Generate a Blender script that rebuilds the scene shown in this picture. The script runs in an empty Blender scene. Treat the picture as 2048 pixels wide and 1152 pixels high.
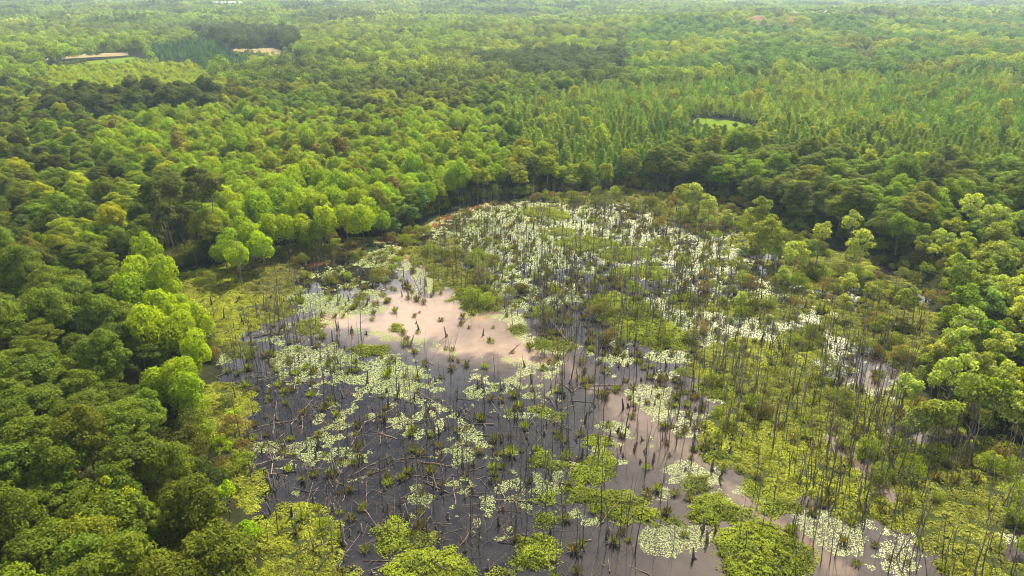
import bpy, math, random
import numpy as np
from mathutils import Vector, Matrix

SC = bpy.context.scene
COL = SC.collection
R = math.radians
rng = np.random.default_rng(7)
random.seed(7)

# ------------------------------------------------------------------ camera
CAM_H = 60.0
PITCH = R(22.06)
F = 1520.0                                  # focal length in pixels of the 2048 px wide photograph
cam_d = bpy.data.cameras.new('camera')
cam_d.sensor_width = 36.0
cam_d.lens = F / 2048.0 * 36.0
cam_d.clip_start = 0.5
cam_d.clip_end = 12000.0
cam = bpy.data.objects.new('camera', cam_d)
COL.objects.link(cam)
cam.location = (0, 0, CAM_H)
cam.rotation_euler = (R(90) - PITCH, 0, 0)
SC.camera = cam

# ------------------------------------------------------------------ sky, sun, exposure
SUN_AZ = R(22.0)                            # clockwise from +Y (straight ahead)
SUN_EL = R(47.0)
world = bpy.data.worlds.new('World')
SC.world = world
world.use_nodes = True
nt = world.node_tree
nt.nodes.clear()
sky = nt.nodes.new('ShaderNodeTexSky')
sky.sky_type = 'NISHITA'
sky.sun_disc = False
sky.sun_elevation = SUN_EL
sky.sun_rotation = SUN_AZ
sky.dust_density = 2.0
tc = nt.nodes.new('ShaderNodeTexCoord')
mp = nt.nodes.new('ShaderNodeMapping'); mp.inputs['Scale'].default_value = (1.0, 1.0, 2.2)
cn = nt.nodes.new('ShaderNodeTexNoise')
cn.inputs['Scale'].default_value = 3.0; cn.inputs['Detail'].default_value = 7; cn.inputs['Roughness'].default_value = 0.55
cr = nt.nodes.new('ShaderNodeValToRGB')
cr.color_ramp.elements[0].position = 0.46; cr.color_ramp.elements[1].position = 0.72
cr.color_ramp.elements[0].color = (0.0, 0.0, 0.0, 1); cr.color_ramp.elements[1].color = (0.85, 0.85, 0.85, 1)
mxc = nt.nodes.new('ShaderNodeMix'); mxc.data_type = 'RGBA'
mxc.inputs['B'].default_value = (21.0, 20.6, 20.4, 1)
bg = nt.nodes.new('ShaderNodeBackground'); bg.inputs["Strength"].default_value = 0.06
ow = nt.nodes.new('ShaderNodeOutputWorld')
L = nt.links.new
L(tc.outputs['Generated'], mp.inputs['Vector']); L(mp.outputs['Vector'], cn.inputs['Vector'])
sx_ = nt.nodes.new('ShaderNodeSeparateXYZ'); L(tc.outputs['Generated'], sx_.inputs['Vector'])
hz_ = nt.nodes.new('ShaderNodeMapRange'); hz_.inputs['From Min'].default_value = 0.10; hz_.inputs['From Max'].default_value = 0.8
hz_.inputs['To Min'].default_value = 0.20; hz_.inputs['To Max'].default_value = -0.05
L(sx_.outputs['Z'], hz_.inputs['Value'])
ad_ = nt.nodes.new('ShaderNodeMath'); ad_.operation = 'ADD'; L(cn.outputs['Fac'], ad_.inputs[0]); L(hz_.outputs['Result'], ad_.inputs[1])
L(ad_.outputs['Value'], cr.inputs['Fac']); L(cr.outputs['Color'], mxc.inputs['Factor'])
L(sky.outputs['Color'], mxc.inputs['A']); L(mxc.outputs['Result'], bg.inputs['Color']); L(bg.outputs['Background'], ow.inputs['Surface'])

sun_d = bpy.data.lights.new('sun', 'SUN')
sun_d.energy = 5.0
sun_d.angle = R(0.6)
sun_d.color = (1.0, 0.91, 0.72)
sun = bpy.data.objects.new('sun', sun_d)
COL.objects.link(sun)
S = Vector((math.sin(SUN_AZ) * math.cos(SUN_EL), math.cos(SUN_AZ) * math.cos(SUN_EL), math.sin(SUN_EL)))
sun.rotation_euler = S.to_track_quat('Z', 'Y').to_euler()
sun.location = (0, 0, 300)

SC.view_settings.view_transform = 'Standard'
SC.view_settings.look = 'None'
SC.view_settings.exposure = 1.5
SC.view_settings.gamma = 1.0
SC.view_settings.use_curve_mapping = False
SC.render.engine = 'CYCLES'
SC.cycles.max_bounces = 6
SC.cycles.diffuse_bounces = 3
SC.cycles.glossy_bounces = 2
SC.cycles.transmission_bounces = 3
SC.cycles.volume_bounces = 0
SC.cycles.transparent_max_bounces = 8
SC.cycles.use_denoising = True
SC.cycles.denoising_prefilter = 'ACCURATE'
SC.cycles.filter_width = 1.1
SC.cycles.use_adaptive_sampling = False
SC.cycles.sample_clamp_indirect = 6.0

# ------------------------------------------------------------------ numeric helpers
CP, SP = math.cos(PITCH), math.sin(PITCH)

def at(px, py, z=0.0):
    """Ground point seen at a pixel of the photograph (2048 px wide)."""
    u = (np.asarray(px, float) - 1024.0) / F
    v = (np.asarray(py, float) - 576.0) / F
    dx, dy, dz = u, CP - v * SP, -SP - v * CP
    t = (z - CAM_H) / dz
    return dx * t, dy * t

def proj(x, y, z=0.0):
    x = np.asarray(x, float); y = np.asarray(y, float); z = np.asarray(z, float) - CAM_H
    d = y * CP - z * SP
    up = y * SP + z * CP
    d = np.where(d < 1.0, 1.0, d)
    return 1024.0 + F * x / d, 576.0 - F * up / d

def hash2(ix, iy, seed):
    with np.errstate(over='ignore'):
        h = (ix.astype(np.int64) * 374761393 + iy.astype(np.int64) * 668265263 + seed * 1442695041) & 0xFFFFFFFF
        h = ((h ^ (h >> 13)) * 1274126177) & 0xFFFFFFFF
        h = h ^ (h >> 16)
    return (h & 0xFFFF) / 65535.0

def vnoise(x, y, seed=0):
    x = np.asarray(x, float); y = np.asarray(y, float)
    ix = np.floor(x); iy = np.floor(y)
    fx = x - ix; fy = y - iy
    fx = fx * fx * (3 - 2 * fx); fy = fy * fy * (3 - 2 * fy)
    a = hash2(ix, iy, seed); b = hash2(ix + 1, iy, seed); c = hash2(ix, iy + 1, seed); d = hash2(ix + 1, iy + 1, seed)
    return (a * (1 - fx) + b * fx) * (1 - fy) + (c * (1 - fx) + d * fx) * fy

def fbm(x, y, scale, seed=0, octv=4):
    s = 0.0; a = 0.5; n = 0.0; f = 1.0 / scale
    for o in range(octv):
        s = s + a * vnoise(np.asarray(x) * f + 17.3 * o, np.asarray(y) * f - 9.1 * o, seed + o); n += a
        a *= 0.5; f *= 2.03
    return s / n

def fbmu(x, y, scale, seed=0, octv=4):
    """fbm stretched so that its values fill 0..1 about evenly."""
    v = (fbm(x, y, scale, seed, octv) - 0.5) / 0.135
    return 1.0 / (1.0 + np.exp(-1.7 * v))

def sstep(a, b, x):
    t = np.clip((np.asarray(x, float) - a) / (b - a), 0, 1)
    return t * t * (3 - 2 * t)

def inpoly(px, py, poly):
    px = np.asarray(px, float); py = np.asarray(py, float)
    r = np.zeros(px.shape, bool)
    n = len(poly)
    for i in range(n):
        x1, y1 = poly[i]; x2, y2 = poly[(i + 1) % n]
        if y1 == y2: continue
        c = ((y1 > py) != (y2 > py)) & (px < (x2 - x1) * (py - y1) / (y2 - y1) + x1)
        r ^= c
    return r

def sdist(px, py, poly):
    """Distance to a polygon's outline, positive inside."""
    px = np.asarray(px, float); py = np.asarray(py, float)
    d = np.full(px.shape, 1e18)
    n = len(poly)
    for i in range(n):
        x1, y1 = poly[i]; x2, y2 = poly[(i + 1) % n]
        ex, ey = x2 - x1, y2 - y1
        l2 = ex * ex + ey * ey + 1e-12
        t = np.clip(((px - x1) * ex + (py - y1) * ey) / l2, 0, 1)
        d = np.minimum(d, (px - x1 - t * ex) ** 2 + (py - y1 - t * ey) ** 2)
    d = np.sqrt(d)
    return np.where(inpoly(px, py, poly), d, -d)

def wpoly(pts):
    return [tuple(float(q) for q in at(px, py)) for px, py in pts]

def unit(a):
    return a / (np.linalg.norm(a, axis=-1, keepdims=True) + 1e-9)

# ------------------------------------------------------------------ mesh helpers
def mesh(name, V, faces, mats, leaf=None, mat_index=None, smooth=False, vattrs=None):
    """faces: list of int arrays, each (n, k)."""
    me = bpy.data.meshes.new(name)
    V = np.asarray(V, np.float32)
    faces = [np.asarray(f, np.int32) for f in faces if len(f)]
    tot = np.concatenate([np.full(len(f), f.shape[1], np.int32) for f in faces])
    loops = np.concatenate([f.ravel() for f in faces])
    start = np.concatenate([[0], np.cumsum(tot)[:-1]]).astype(np.int32)
    me.vertices.add(len(V)); me.vertices.foreach_set('co', V.ravel())
    me.loops.add(len(loops)); me.loops.foreach_set('vertex_index', loops)
    me.polygons.add(len(tot)); me.polygons.foreach_set('loop_start', start); me.polygons.foreach_set('loop_total', tot)
    for m in mats: me.materials.append(m)
    if mat_index is not None: me.polygons.foreach_set('material_index', np.asarray(mat_index, np.int32))
    if smooth: me.polygons.foreach_set('use_smooth', np.ones(len(tot), bool))
    if leaf is not None:
        a = me.attributes.new('leaf', 'FLOAT', 'FACE'); a.data.foreach_set('value', np.asarray(leaf, np.float32))
    for k, v in (vattrs or {}).items():
        a = me.attributes.new(k, 'FLOAT', 'POINT'); a.data.foreach_set('value', np.asarray(v, np.float32))
    me.update(calc_edges=True)
    return me

class Geo:
    """Collects quads and triangles."""
    def __init__(s): s.V = []; s.Q = []; s.T = []; s.n = 0
    def add(s, V, Q=None, T=None):
        if Q is not None and len(Q): s.Q.append(np.asarray(Q) + s.n)
        if T is not None and len(T): s.T.append(np.asarray(T) + s.n)
        s.V.append(np.asarray(V, float)); s.n += len(V)
    def arrays(s):
        return np.concatenate(s.V), ([np.concatenate(s.Q)] if s.Q else []) + ([np.concatenate(s.T)] if s.T else [])
    def nfaces(s):
        return sum(len(q) for q in s.Q) + sum(len(t) for t in s.T)
    def tube(s, pts, radii, k=6, cap=True):
        pts = np.asarray(pts, float); n = len(pts)
        d = np.gradient(pts, axis=0); d = unit(d)
        ref = np.where(np.abs(d[:, 2:3]) > 0.9, np.array([[1.0, 0, 0]]), np.array([[0, 0, 1.0]]))
        a = unit(np.cross(d, ref)); b = np.cross(d, a)
        an = np.arange(k) * 2 * math.pi / k
        ring = pts[:, None, :] + np.asarray(radii)[:, None, None] * (a[:, None, :] * np.cos(an)[None, :, None] + b[:, None, :] * np.sin(an)[None, :, None])
        i = np.arange(n - 1)[:, None] * k; j = np.arange(k)[None, :]; j2 = (j + 1) % k
        Q = np.stack([i + j, i + j2, i + k + j2, i + k + j], -1).reshape(-1, 4)
        V = ring.reshape(-1, 3)
        T = None
        if cap:
            V = np.concatenate([V, pts[-1:] + d[-1:] * radii[-1] * 0.8])
            T = np.stack([(n - 1) * k + np.arange(k), (n - 1) * k + (np.arange(k) + 1) % k, np.full(k, n * k)], -1)
        s.add(V, Q, T)
    def leaves(s, C, N, Ln, W, g, fold=0.18, T=None):
        n = len(C)
        N = unit(N)
        if T is None: T = g.normal(size=(n, 3))
        T = unit(T - N * np.sum(T * N, -1, keepdims=True))
        B = np.cross(N, T)
        Ln = np.asarray(Ln).reshape(-1, 1); W = np.asarray(W).reshape(-1, 1)
        V = np.stack([C - T * Ln * .5, C + B * W * .5 + N * W * fold, C + T * Ln * .5, C - B * W * .5 + N * W * fold], 1).reshape(-1, 3)
        s.add(V, np.arange(4 * n).reshape(-1, 4))

# ------------------------------------------------------------------ materials
def newmat(name):
    m = bpy.data.materials.new(name); m.use_nodes = True
    m.node_tree.nodes.clear()
    return m, m.node_tree.nodes, m.node_tree.links.new

def leaf_material(name, trans=0.42, rough=0.65, spec=0.07, var=0.45, tcol=(1.5, 1.35, 0.25)):
    """Colour comes from each plant's own tint, leaf to leaf variation from a face attribute."""
    m, N, L = newmat(name)
    a = N.new('ShaderNodeAttribute'); a.attribute_type = 'INSTANCER'; a.attribute_name = 'tint'
    lf = N.new('ShaderNodeAttribute'); lf.attribute_type = 'GEOMETRY'; lf.attribute_name = 'leaf'
    mr = N.new('ShaderNodeMapRange'); mr.inputs['To Min'].default_value = 1 - var; mr.inputs['To Max'].default_value = 1 + var
    L(lf.outputs['Fac'], mr.inputs['Value'])
    vm = N.new('ShaderNodeVectorMath'); vm.operation = 'SCALE'
    L(a.outputs['Vector'], vm.inputs[0]); L(mr.outputs['Result'], vm.inputs['Scale'])
    p = N.new('ShaderNodeBsdfPrincipled'); p.inputs['Roughness'].default_value = rough
    p.inputs['Specular IOR Level'].default_value = spec
    L(vm.outputs['Vector'], p.inputs['Base Color'])
    tm = N.new('ShaderNodeVectorMath'); tm.operation = 'MULTIPLY'; tm.inputs[1].default_value = tcol
    L(vm.outputs['Vector'], tm.inputs[0])
    tr = N.new('ShaderNodeBsdfTranslucent'); L(tm.outputs['Vector'], tr.inputs['Color'])
    mx = N.new('ShaderNodeMixShader'); mx.inputs['Fac'].default_value = trans
    L(p.outputs['BSDF'], mx.inputs[1]); L(tr.outputs['BSDF'], mx.inputs[2])
    o = N.new('ShaderNodeOutputMaterial'); L(mx.outputs['Shader'], o.inputs['Surface'])
    return m

def wood_material(name, c0, c1, scale=3.0, rough=0.85, stretch=0.25, bump=0.5, hi=1.5):
    m, N, L = newmat(name)
    t = N.new('ShaderNodeTexCoord'); mp = N.new('ShaderNodeMapping'); mp.inputs['Scale'].default_value = (1, 1, stretch)
    oi = N.new('ShaderNodeObjectInfo')
    n = N.new('ShaderNodeTexNoise'); n.inputs['Scale'].default_value = scale; n.inputs['Detail'].default_value = 5
    L(t.outputs['Object'], mp.inputs['Vector']); L(mp.outputs['Vector'], n.inputs['Vector'])
    cr = N.new('ShaderNodeValToRGB')
    cr.color_ramp.elements[0].position = 0.35; cr.color_ramp.elements[0].color = (*c0, 1)
    cr.color_ramp.elements[1].position = 0.68; cr.color_ramp.elements[1].color = (*c1, 1)
    L(n.outputs['Fac'], cr.inputs['Fac'])
    mr = N.new('ShaderNodeMapRange'); mr.inputs['To Min'].default_value = 0.6; mr.inputs['To Max'].default_value = hi
    L(oi.outputs['Random'], mr.inputs['Value'])
    vm = N.new('ShaderNodeVectorMath'); vm.operation = 'SCALE'; L(cr.outputs['Color'], vm.inputs[0]); L(mr.outputs['Result'], vm.inputs['Scale'])
    p = N.new('ShaderNodeBsdfPrincipled'); p.inputs['Roughness'].default_value = rough; p.inputs['Specular IOR Level'].default_value = 0.2
    L(vm.outputs['Vector'], p.inputs['Base Color'])
    b = N.new('ShaderNodeBump'); b.inputs['Strength'].default_value = bump; b.inputs['Distance'].default_value = 0.05
    L(n.outputs['Fac'], b.inputs['Height']); L(b.outputs['Normal'], p.inputs['Normal'])
    o = N.new('ShaderNodeOutputMaterial'); L(p.outputs['BSDF'], o.inputs['Surface'])
    return m

def earth_material(name, stops, scale=0.5, rough=0.95, bump=0.6):
    m, N, L = newmat(name)
    t = N.new('ShaderNodeTexCoord')
    n = N.new('ShaderNodeTexNoise'); n.inputs['Scale'].default_value = scale; n.inputs['Detail'].default_value = 9; n.inputs['Roughness'].default_value = 0.65
    L(t.outputs['Object'], n.inputs['Vector'])
    cr = N.new('ShaderNodeValToRGB')
    while len(cr.color_ramp.elements) < len(stops): cr.color_ramp.elements.new(0.5)
    for e, (p_, c) in zip(cr.color_ramp.elements, stops): e.position = p_; e.color = (*c, 1)
    L(n.outputs['Fac'], cr.inputs['Fac'])
    p = N.new('ShaderNodeBsdfPrincipled'); p.inputs['Roughness'].default_value = rough; p.inputs['Specular IOR Level'].default_value = 0.02
    L(cr.outputs['Color'], p.inputs['Base Color'])
    b = N.new('ShaderNodeBump'); b.inputs['Strength'].default_value = bump; b.inputs['Distance'].default_value = 0.2
    L(n.outputs['Fac'], b.inputs['Height']); L(b.outputs['Normal'], p.inputs['Normal'])
    o = N.new('ShaderNodeOutputMaterial'); L(p.outputs['BSDF'], o.inputs['Surface'])
    return m

M_LEAF = leaf_material('foliage')
M_PUFF = leaf_material('soft_foliage', trans=0.42, var=0.3)
M_NEEDLE = leaf_material('needle_foliage', trans=0.3, var=0.35)
M_GRASS = leaf_material('marsh_grass_blades', trans=0.35, var=0.5)
M_BARK = wood_material('bark', (0.05, 0.042, 0.034), (0.14, 0.12, 0.10))
M_DEAD = wood_material('weathered_dark_wood', hi=2.4, c0=(0.036, 0.030, 0.023), c1=(0.13, 0.11, 0.084), scale=2.0)
M_PALE = wood_material('bleached_wood', (0.20, 0.17, 0.14), (0.42, 0.37, 0.31), scale=2.0)
M_LOG = wood_material('waterlogged_wood', (0.06, 0.043, 0.033), (0.21, 0.155, 0.12), scale=2.5, stretch=1.0)
M_SOIL = earth_material('forest_floor', [(0.3, (0.012, 0.015, 0.006)), (0.55, (0.022, 0.024, 0.010)), (0.75, (0.04, 0.034, 0.017))])
M_MOUND = earth_material('peat', [(0.3, (0.02, 0.026, 0.008)), (0.7, (0.05, 0.062, 0.018))], scale=1.2)
M_FIELD = earth_material('dry_field', [(0.3, (0.17, 0.135, 0.065)), (0.6, (0.23, 0.18, 0.09)), (0.8, (0.17, 0.17, 0.06))], scale=0.02)
M_MEADOW = earth_material('meadow_grass', [(0.3, (0.075, 0.125, 0.005)), (0.7, (0.105, 0.155, 0.008))], scale=0.25)
M_CLAY = earth_material('orange_clay', [(0.3, (0.13, 0.065, 0.035)), (0.55, (0.19, 0.11, 0.065)), (0.75, (0.24, 0.18, 0.12))], scale=0.05)
M_WHITE, N_, L_ = newmat('white_sheet_metal')
p_ = N_.new('ShaderNodeBsdfPrincipled'); p_.inputs['Base Color'].default_value = (0.75, 0.76, 0.76, 1); p_.inputs['Roughness'].default_value = 0.45
n_ = N_.new('ShaderNodeTexNoise'); n_.inputs['Scale'].default_value = 0.6
b_ = N_.new('ShaderNodeBump'); b_.inputs['Strength'].default_value = 0.1; L_(n_.outputs['Fac'], b_.inputs['Height']); L_(b_.outputs['Normal'], p_.inputs['Normal'])
L_(p_.outputs['BSDF'], N_.new('ShaderNodeOutputMaterial').inputs['Surface'])

# ------------------------------------------------------------------ the plan of the place
MARSH_PX = [(560, 1420), (525, 1152), (500, 1060), (462, 985), (452, 925), (437, 885), (398, 855), (385, 800), (412, 765), (432, 700),
            (408, 645), (355, 600), (330, 552), (420, 533), (520, 508), (560, 490), (700, 474), (800, 466), (838, 452), (872, 430),
            (960, 404), (1100, 388), (1280, 382), (1400, 392), (1500, 424), (1580, 458), (1700, 490), (1790, 520), (1875, 570),
            (1880, 640), (1850, 720), (1835, 800), (1900, 850), (2080, 905), (2400, 1010), (2700, 1420)]
MARSH = wpoly(MARSH_PX)
POOL = [(622, 646), (680, 630), (760, 624), (752, 592), (800, 585), (862, 592), (852, 560), (808, 520), (850, 510), (890, 560),
        (922, 592), (945, 632), (1012, 632), (1062, 682), (1134, 728), (1085, 734), (1000, 722), (905, 708), (845, 684), (765, 675), (700, 658), (650, 654)]
RUST = [[(760, 480), (822, 455), (872, 432), (960, 404), (1010, 402), (1000, 412), (930, 425), (880, 448), (830, 476)],
        [(604, 512), (650, 511), (655, 524), (640, 530), (610, 532)],
        [(640, 470), (700, 462), (770, 468), (800, 478), (760, 490), (690, 480)],
        [(775, 490), (815, 495), (825, 516), (800, 518)], [(620, 640), (655, 632), (660, 646), (630, 652)]]
STREAM = [[(1115, 722), (1180, 758), (1260, 800), (1335, 862), (1405, 900), (1440, 960), (1395, 930), (1315, 885), (1225, 825), (1140, 752)],
          [(1440, 960), (1500, 1000), (1560, 1035), (1640, 1095), (1720, 1152), (1660, 1152), (1600, 1110), (1520, 1050), (1450, 990)],
          [(1640, 870), (1660, 860), (1720, 920), (1790, 960), (1800, 1010), (1760, 1010), (1700, 940)],
          [(1830, 860), (1850, 830), (1845, 880), (1820, 890)], [(1700, 745), (1740, 740), (1770, 775), (1750, 790), (1700, 760)]]

def blobs(px, py, lst, lo_=.65, hi_=1.25):
    """Soft union of ellipses (x, y, rx, ry, value) measured in photograph pixels."""
    v = np.zeros(np.shape(px))
    for (x, y, rx, ry, k) in lst:
        d = np.sqrt(((px - x) / rx) ** 2 + ((py - y) / ry) ** 2)
        v = np.maximum(v, k * (1 - sstep(lo_, hi_, d)))
    return v

WEED = [(1080, 465, 230, 80, .92), (960, 520, 150, 90, .72), (1180, 408, 90, 16, .85), (740, 505, 90, 32, .8), (690, 590, 110, 55, .5),
        (500, 690, 110, 70, .22), (620, 720, 110, 42, .62), (780, 770, 110, 40, .75), (830, 850, 70, 40, .62), (640, 900, 170, 70, .42),
        (900, 900, 60, 60, .4), (970, 780, 50, 20, .7), (1015, 911, 22, 8, 1.0), (1110, 925, 45, 18, .6), (1005, 965, 45, 22, .55),
        (1220, 855, 35, 18, .75), (1300, 800, 80, 42, .78), (1345, 748, 38, 14, .9), (1240, 700, 40, 30, .5), (1340, 1070, 75, 32, .85),
        (1150, 1040, 60, 30, .5), (1440, 520, 130, 50, .85), (1330, 620, 70, 40, .6), (1500, 640, 220, 70, .8), (1650, 640, 140, 70, .78), (1460, 780, 60, 50, .5),
        (1400, 850, 60, 50, .6), (1400, 940, 70, 32, .92), (1510, 990, 70, 24, .95), (1640, 1070, 95, 50, 1.1), (1750, 970, 100, 60, .85), (1600, 680, 150, 60, .7), (1560, 850, 60, 80, .5),
        (1600, 930, 90, 40, .5), (1900, 1070, 110, 40, .75), (1800, 1110, 60, 40, .6), (1360, 710, 60, 14, .8), (860, 980, 70, 40, .3), (1060, 840, 320, 220, .2), (700, 850, 260, 180, .22), (1180, 470, 260, 90, .6), (1060, 560, 160, 90, .5),
        (1320, 990, 30, 22, .8), (1700, 830, 140, 80, .55), (1560, 730, 130, 50, .55)]
MAT = [(425, 595, 150, 95, 1.0), (520, 553, 100, 46, .95), (440, 830, 70, 70, 1.0), (470, 980, 60, 60, .95), (600, 1075, 105, 80, 1.0), (600, 1200, 130, 80, 1.0),
       (620, 500, 110, 26, .75), (780, 480, 70, 14, .5), (870, 500, 60, 34, .5), (900, 560, 40, 30, .45), (1230, 392, 170, 14, .95), (1400, 420, 110, 34, .92),
       (1540, 480, 90, 40, .95), (1650, 540, 110, 44, .9), (1780, 590, 80, 50, .75), (1560, 610, 120, 40, .55), (1400, 590, 80, 30, .35), (1700, 690, 150, 70, .55),
       (1480, 720, 90, 50, .75), (1560, 800, 140, 70, .9), (1490, 880, 90, 70, 1.0), (1580, 930, 130, 65, .92), (1700, 860, 130, 70, .85), (1820, 940, 120, 90, .85), (1900, 760, 120, 90, .9), (2000, 860, 90, 80, .9), (1720, 1010, 60, 40, .6),
       (1960, 980, 120, 110, .85), (1820, 1060, 90, 50, .6), (1980, 1120, 110, 60, .7), (1740, 1100, 40, 40, .5), (1830, 700, 60, 80, .8), (1060, 520, 100, 90, .1), (1300, 540, 80, 60, .3)]

POOLW = wpoly(POOL)
def marsh_maps(x, y):
    px, py = proj(x, y)
    w1 = (fbm(x, y, 9, 3) - .5) * 60; w2 = (fbm(x, y, 9, 5) - .5) * 30
    qx, qy = px + w1, py + w2
    return px, py, qx, qy

def mat_cover(x, y):
    px, py, qx, qy = marsh_maps(x, y)
    g = blobs(qx, qy, MAT)
    for s in STREAM: g = np.where(inpoly(qx, qy, s), 0, g)
    return np.where(fbmu(x, y, 8.5, 21, 4) < g * 1.10 - 0.02, 1.0, 0.0) * (g > .02)

def weed_cover(x, y):
    px, py, qx, qy = marsh_maps(x, y)
    g = blobs(qx, qy, WEED, .35, 1.45)
    for s in STREAM: g = np.where(inpoly(qx, qy, s), g * 0.15, g)
    sp_ = sdist(x, y, POOLW)
    g = np.where(sp_ > 0, np.maximum(g * 0.12, .5 * (1 - sstep(.3, 2.6, sp_))), np.maximum(g, .42 * (1 - sstep(0, 3.0, -sp_))))
    return (.52 * fbmu(x, y, 5.5, 33, 5) + .48 * fbmu(x, y, 1.5, 37, 4) < np.clip(g * .95 + .10 * (g > .04), 0, 1)) & (g > .03)

FIELDS_PX = {
    'field': ([(60, 117), (150, 109), (255, 106), (258, 113), (150, 118), (70, 124)], M_FIELD),
    'field.001': ([(465, 103), (470, 98), (545, 97), (562, 103), (560, 118), (530, 110)], M_FIELD),
    'meadow': ([(1386, 244), (1400, 239), (1455, 244), (1500, 251), (1498, 297), (1388, 292)], M_MEADOW),
    'field.002': ([(425, 8), (432, 5.5), (470, 5), (478, 9)], M_FIELD),
    'dirt_track': ([(1085, 21), (1090, 18.5), (1160, 19), (1180, 16.5), (1200, 21), (1170, 24)], M_CLAY),
    'clay_bank': ([(2022, 192), (2030, 172), (2090, 168), (2095, 194)], M_CLAY),
    'clay_bank.001': ([(112, 968), (138, 950), (165, 952), (158, 978)], M_CLAY),
    'bright_meadow': ([(160, 126), (270, 115), (300, 124), (200, 136)], M_MEADOW),
}

SITE = at(1558, 26, 26)

def hills(x, y):
    d = np.hypot(x, y)
    h = (fbm(x, y, 420, 61, 3) - .5) * 34 * sstep(700, 1500, d) + sstep(2600, 4300, d) * 70 * fbm(x, y, 900, 71, 3)
    h = h + 14 * np.exp(-(((x - SITE[0]) / 200) ** 2 + ((y - SITE[1] - 60) / 90) ** 2))
    return np.minimum(h, 50)

_gs = np.arange(-400, 4701, 1)
def ground(x, y):
    """Height of the dry land."""
    s = sdist(x, y, MARSH)
    base = 0.35 + (fbm(x, y, 22, 81, 3) - .5) * 0.5
    return np.where(s > 0, base - sstep(0, 3.5, s) * (base + .7), base) + hills(x, y)

# ------------------------------------------------------------------ terrain, water, fields
def axis(lo, hi, c, d0, n):
    a = np.linspace(-1, 1, n)
    k = 6.0
    s = np.sinh(k * a) / math.sinh(k)
    return np.where(s < 0, c + s * (c - lo), c + s * (hi - c))

def tag(o, label=None, cat=None, group=None, kind=None):
    if label: o['label'] = label
    if cat: o['category'] = cat
    if group: o['group'] = group
    if kind: o['kind'] = kind
    return o

def obj(name, me, parent=None, loc=None):
    o = bpy.data.objects.new(name, me); COL.objects.link(o)
    if parent is not None: o.parent = parent
    if loc is not None: o.location = loc
    return o

def grid_faces(ni, nj):
    i = np.arange(ni - 1)[:, None] * nj; j = np.arange(nj - 1)[None, :]
    return np.stack([i + j, i + nj + j, i + nj + j + 1, i + j + 1], -1).reshape(-1, 4)

gx = axis(-4600, 4600, 10, 1, 281); gy = axis(-600, 5300, 140, 1, 281)
GX, GY = np.meshgrid(gx, gy, indexing='ij')
GZ = ground(GX.ravel(), GY.ravel())
# mats of marsh plants stand on peat that rises just out of the water
tag(obj('ground', mesh('ground', np.stack([GX.ravel(), GY.ravel(), GZ], -1), [grid_faces(281, 281)], [M_SOIL], smooth=True)),
    'dark forest floor under the trees', kind='structure')

wx = np.arange(-82, 210, 0.8); wy = np.arange(30, 262, 0.8)
WX, WY = np.meshgrid(wx, wy, indexing='ij')
X, Y = WX.ravel(), WY.ravel()
px, py, qx, qy = marsh_maps(X, Y)
poolw = [tuple(float(q) for q in at(a, b)) for a, b in POOL]
wob = (fbm(X, Y, 3.5, 41, 6) - .5) * 14
sp = sdist(X, Y, poolw) + wob * 0.55
mud_sheen = sstep(-1.3, 1.9, sp) * (.38 + 1.05 * fbm(X, Y, 9, 47, 5))
silt_sheen = 0.17 * sstep(1050, 1500, qx) * sstep(620, 800, py) + 0.14 * sstep(560, 430, py) * sstep(700, 1000, px)  # suspended silt; the right-hand term also paints in sky reflection
silt_sheen = silt_sheen * (0.45 + 1.1 * fbm(X, Y, 14, 45, 4))
silt_sheen = np.maximum(silt_sheen, 0.28 * blobs(qx, qy, [(1280, 840, 90, 90, 1), (1100, 760, 60, 40, .5), (1330, 880, 80, 60, .9)]))  # pale blobs paint a cloud reflection into the water colour
for s in STREAM: silt_sheen = np.maximum(silt_sheen, np.where(inpoly(qx, qy, s), 0.42, 0))
mud_sheen = np.clip(np.maximum(np.maximum(mud_sheen, .30 * sstep(-9, .5, sp) * (.3 + 1.2 * fbm(X, Y, 5, 49, 4))), silt_sheen), 0, 1)
rust = np.zeros(len(X))
for rp in RUST:
    rust = np.maximum(rust, sstep(-1.0, 1.5, sdist(X, Y, wpoly(rp)) + wob * .3))
M_WATER, N, L = newmat('swamp_water')
am = N.new('ShaderNodeAttribute'); am.attribute_name = 'mud_sheen'
ar = N.new('ShaderNodeAttribute'); ar.attribute_name = 'rust'
t = N.new('ShaderNodeTexCoord')
n1 = N.new('ShaderNodeTexNoise'); n1.inputs['Scale'].default_value = 0.55; n1.inputs['Detail'].default_value = 7
L(t.outputs['Object'], n1.inputs['Vector'])
crd = N.new('ShaderNodeValToRGB')
crd.color_ramp.elements[0].position = .35; crd.color_ramp.elements[0].color = (0.007, 0.007, 0.008, 1)
crd.color_ramp.elements[1].position = .7; crd.color_ramp.elements[1].color = (0.018, 0.016, 0.016, 1)
L(n1.outputs['Fac'], crd.inputs['Fac'])
crm = N.new('ShaderNodeValToRGB')
crm.color_ramp.elements[0].position = .3; crm.color_ramp.elements[0].color = (0.195, 0.132, 0.088, 1)
crm.color_ramp.elements[1].position = .7; crm.color_ramp.elements[1].color = (0.235, 0.168, 0.118, 1)
L(n1.outputs['Fac'], crm.inputs['Fac'])
m1 = N.new('ShaderNodeMix'); m1.data_type = 'RGBA'; L(am.outputs['Fac'], m1.inputs['Factor']); L(crd.outputs['Color'], m1.inputs['A']); L(crm.outputs['Color'], m1.inputs['B'])
m2 = N.new('ShaderNodeMix'); m2.data_type = 'RGBA'; m2.inputs['B'].default_value = (0.14, 0.062, 0.022, 1); L(ar.outputs['Fac'], m2.inputs['Factor']); L(m1.outputs['Result'], m2.inputs['A'])
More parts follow.
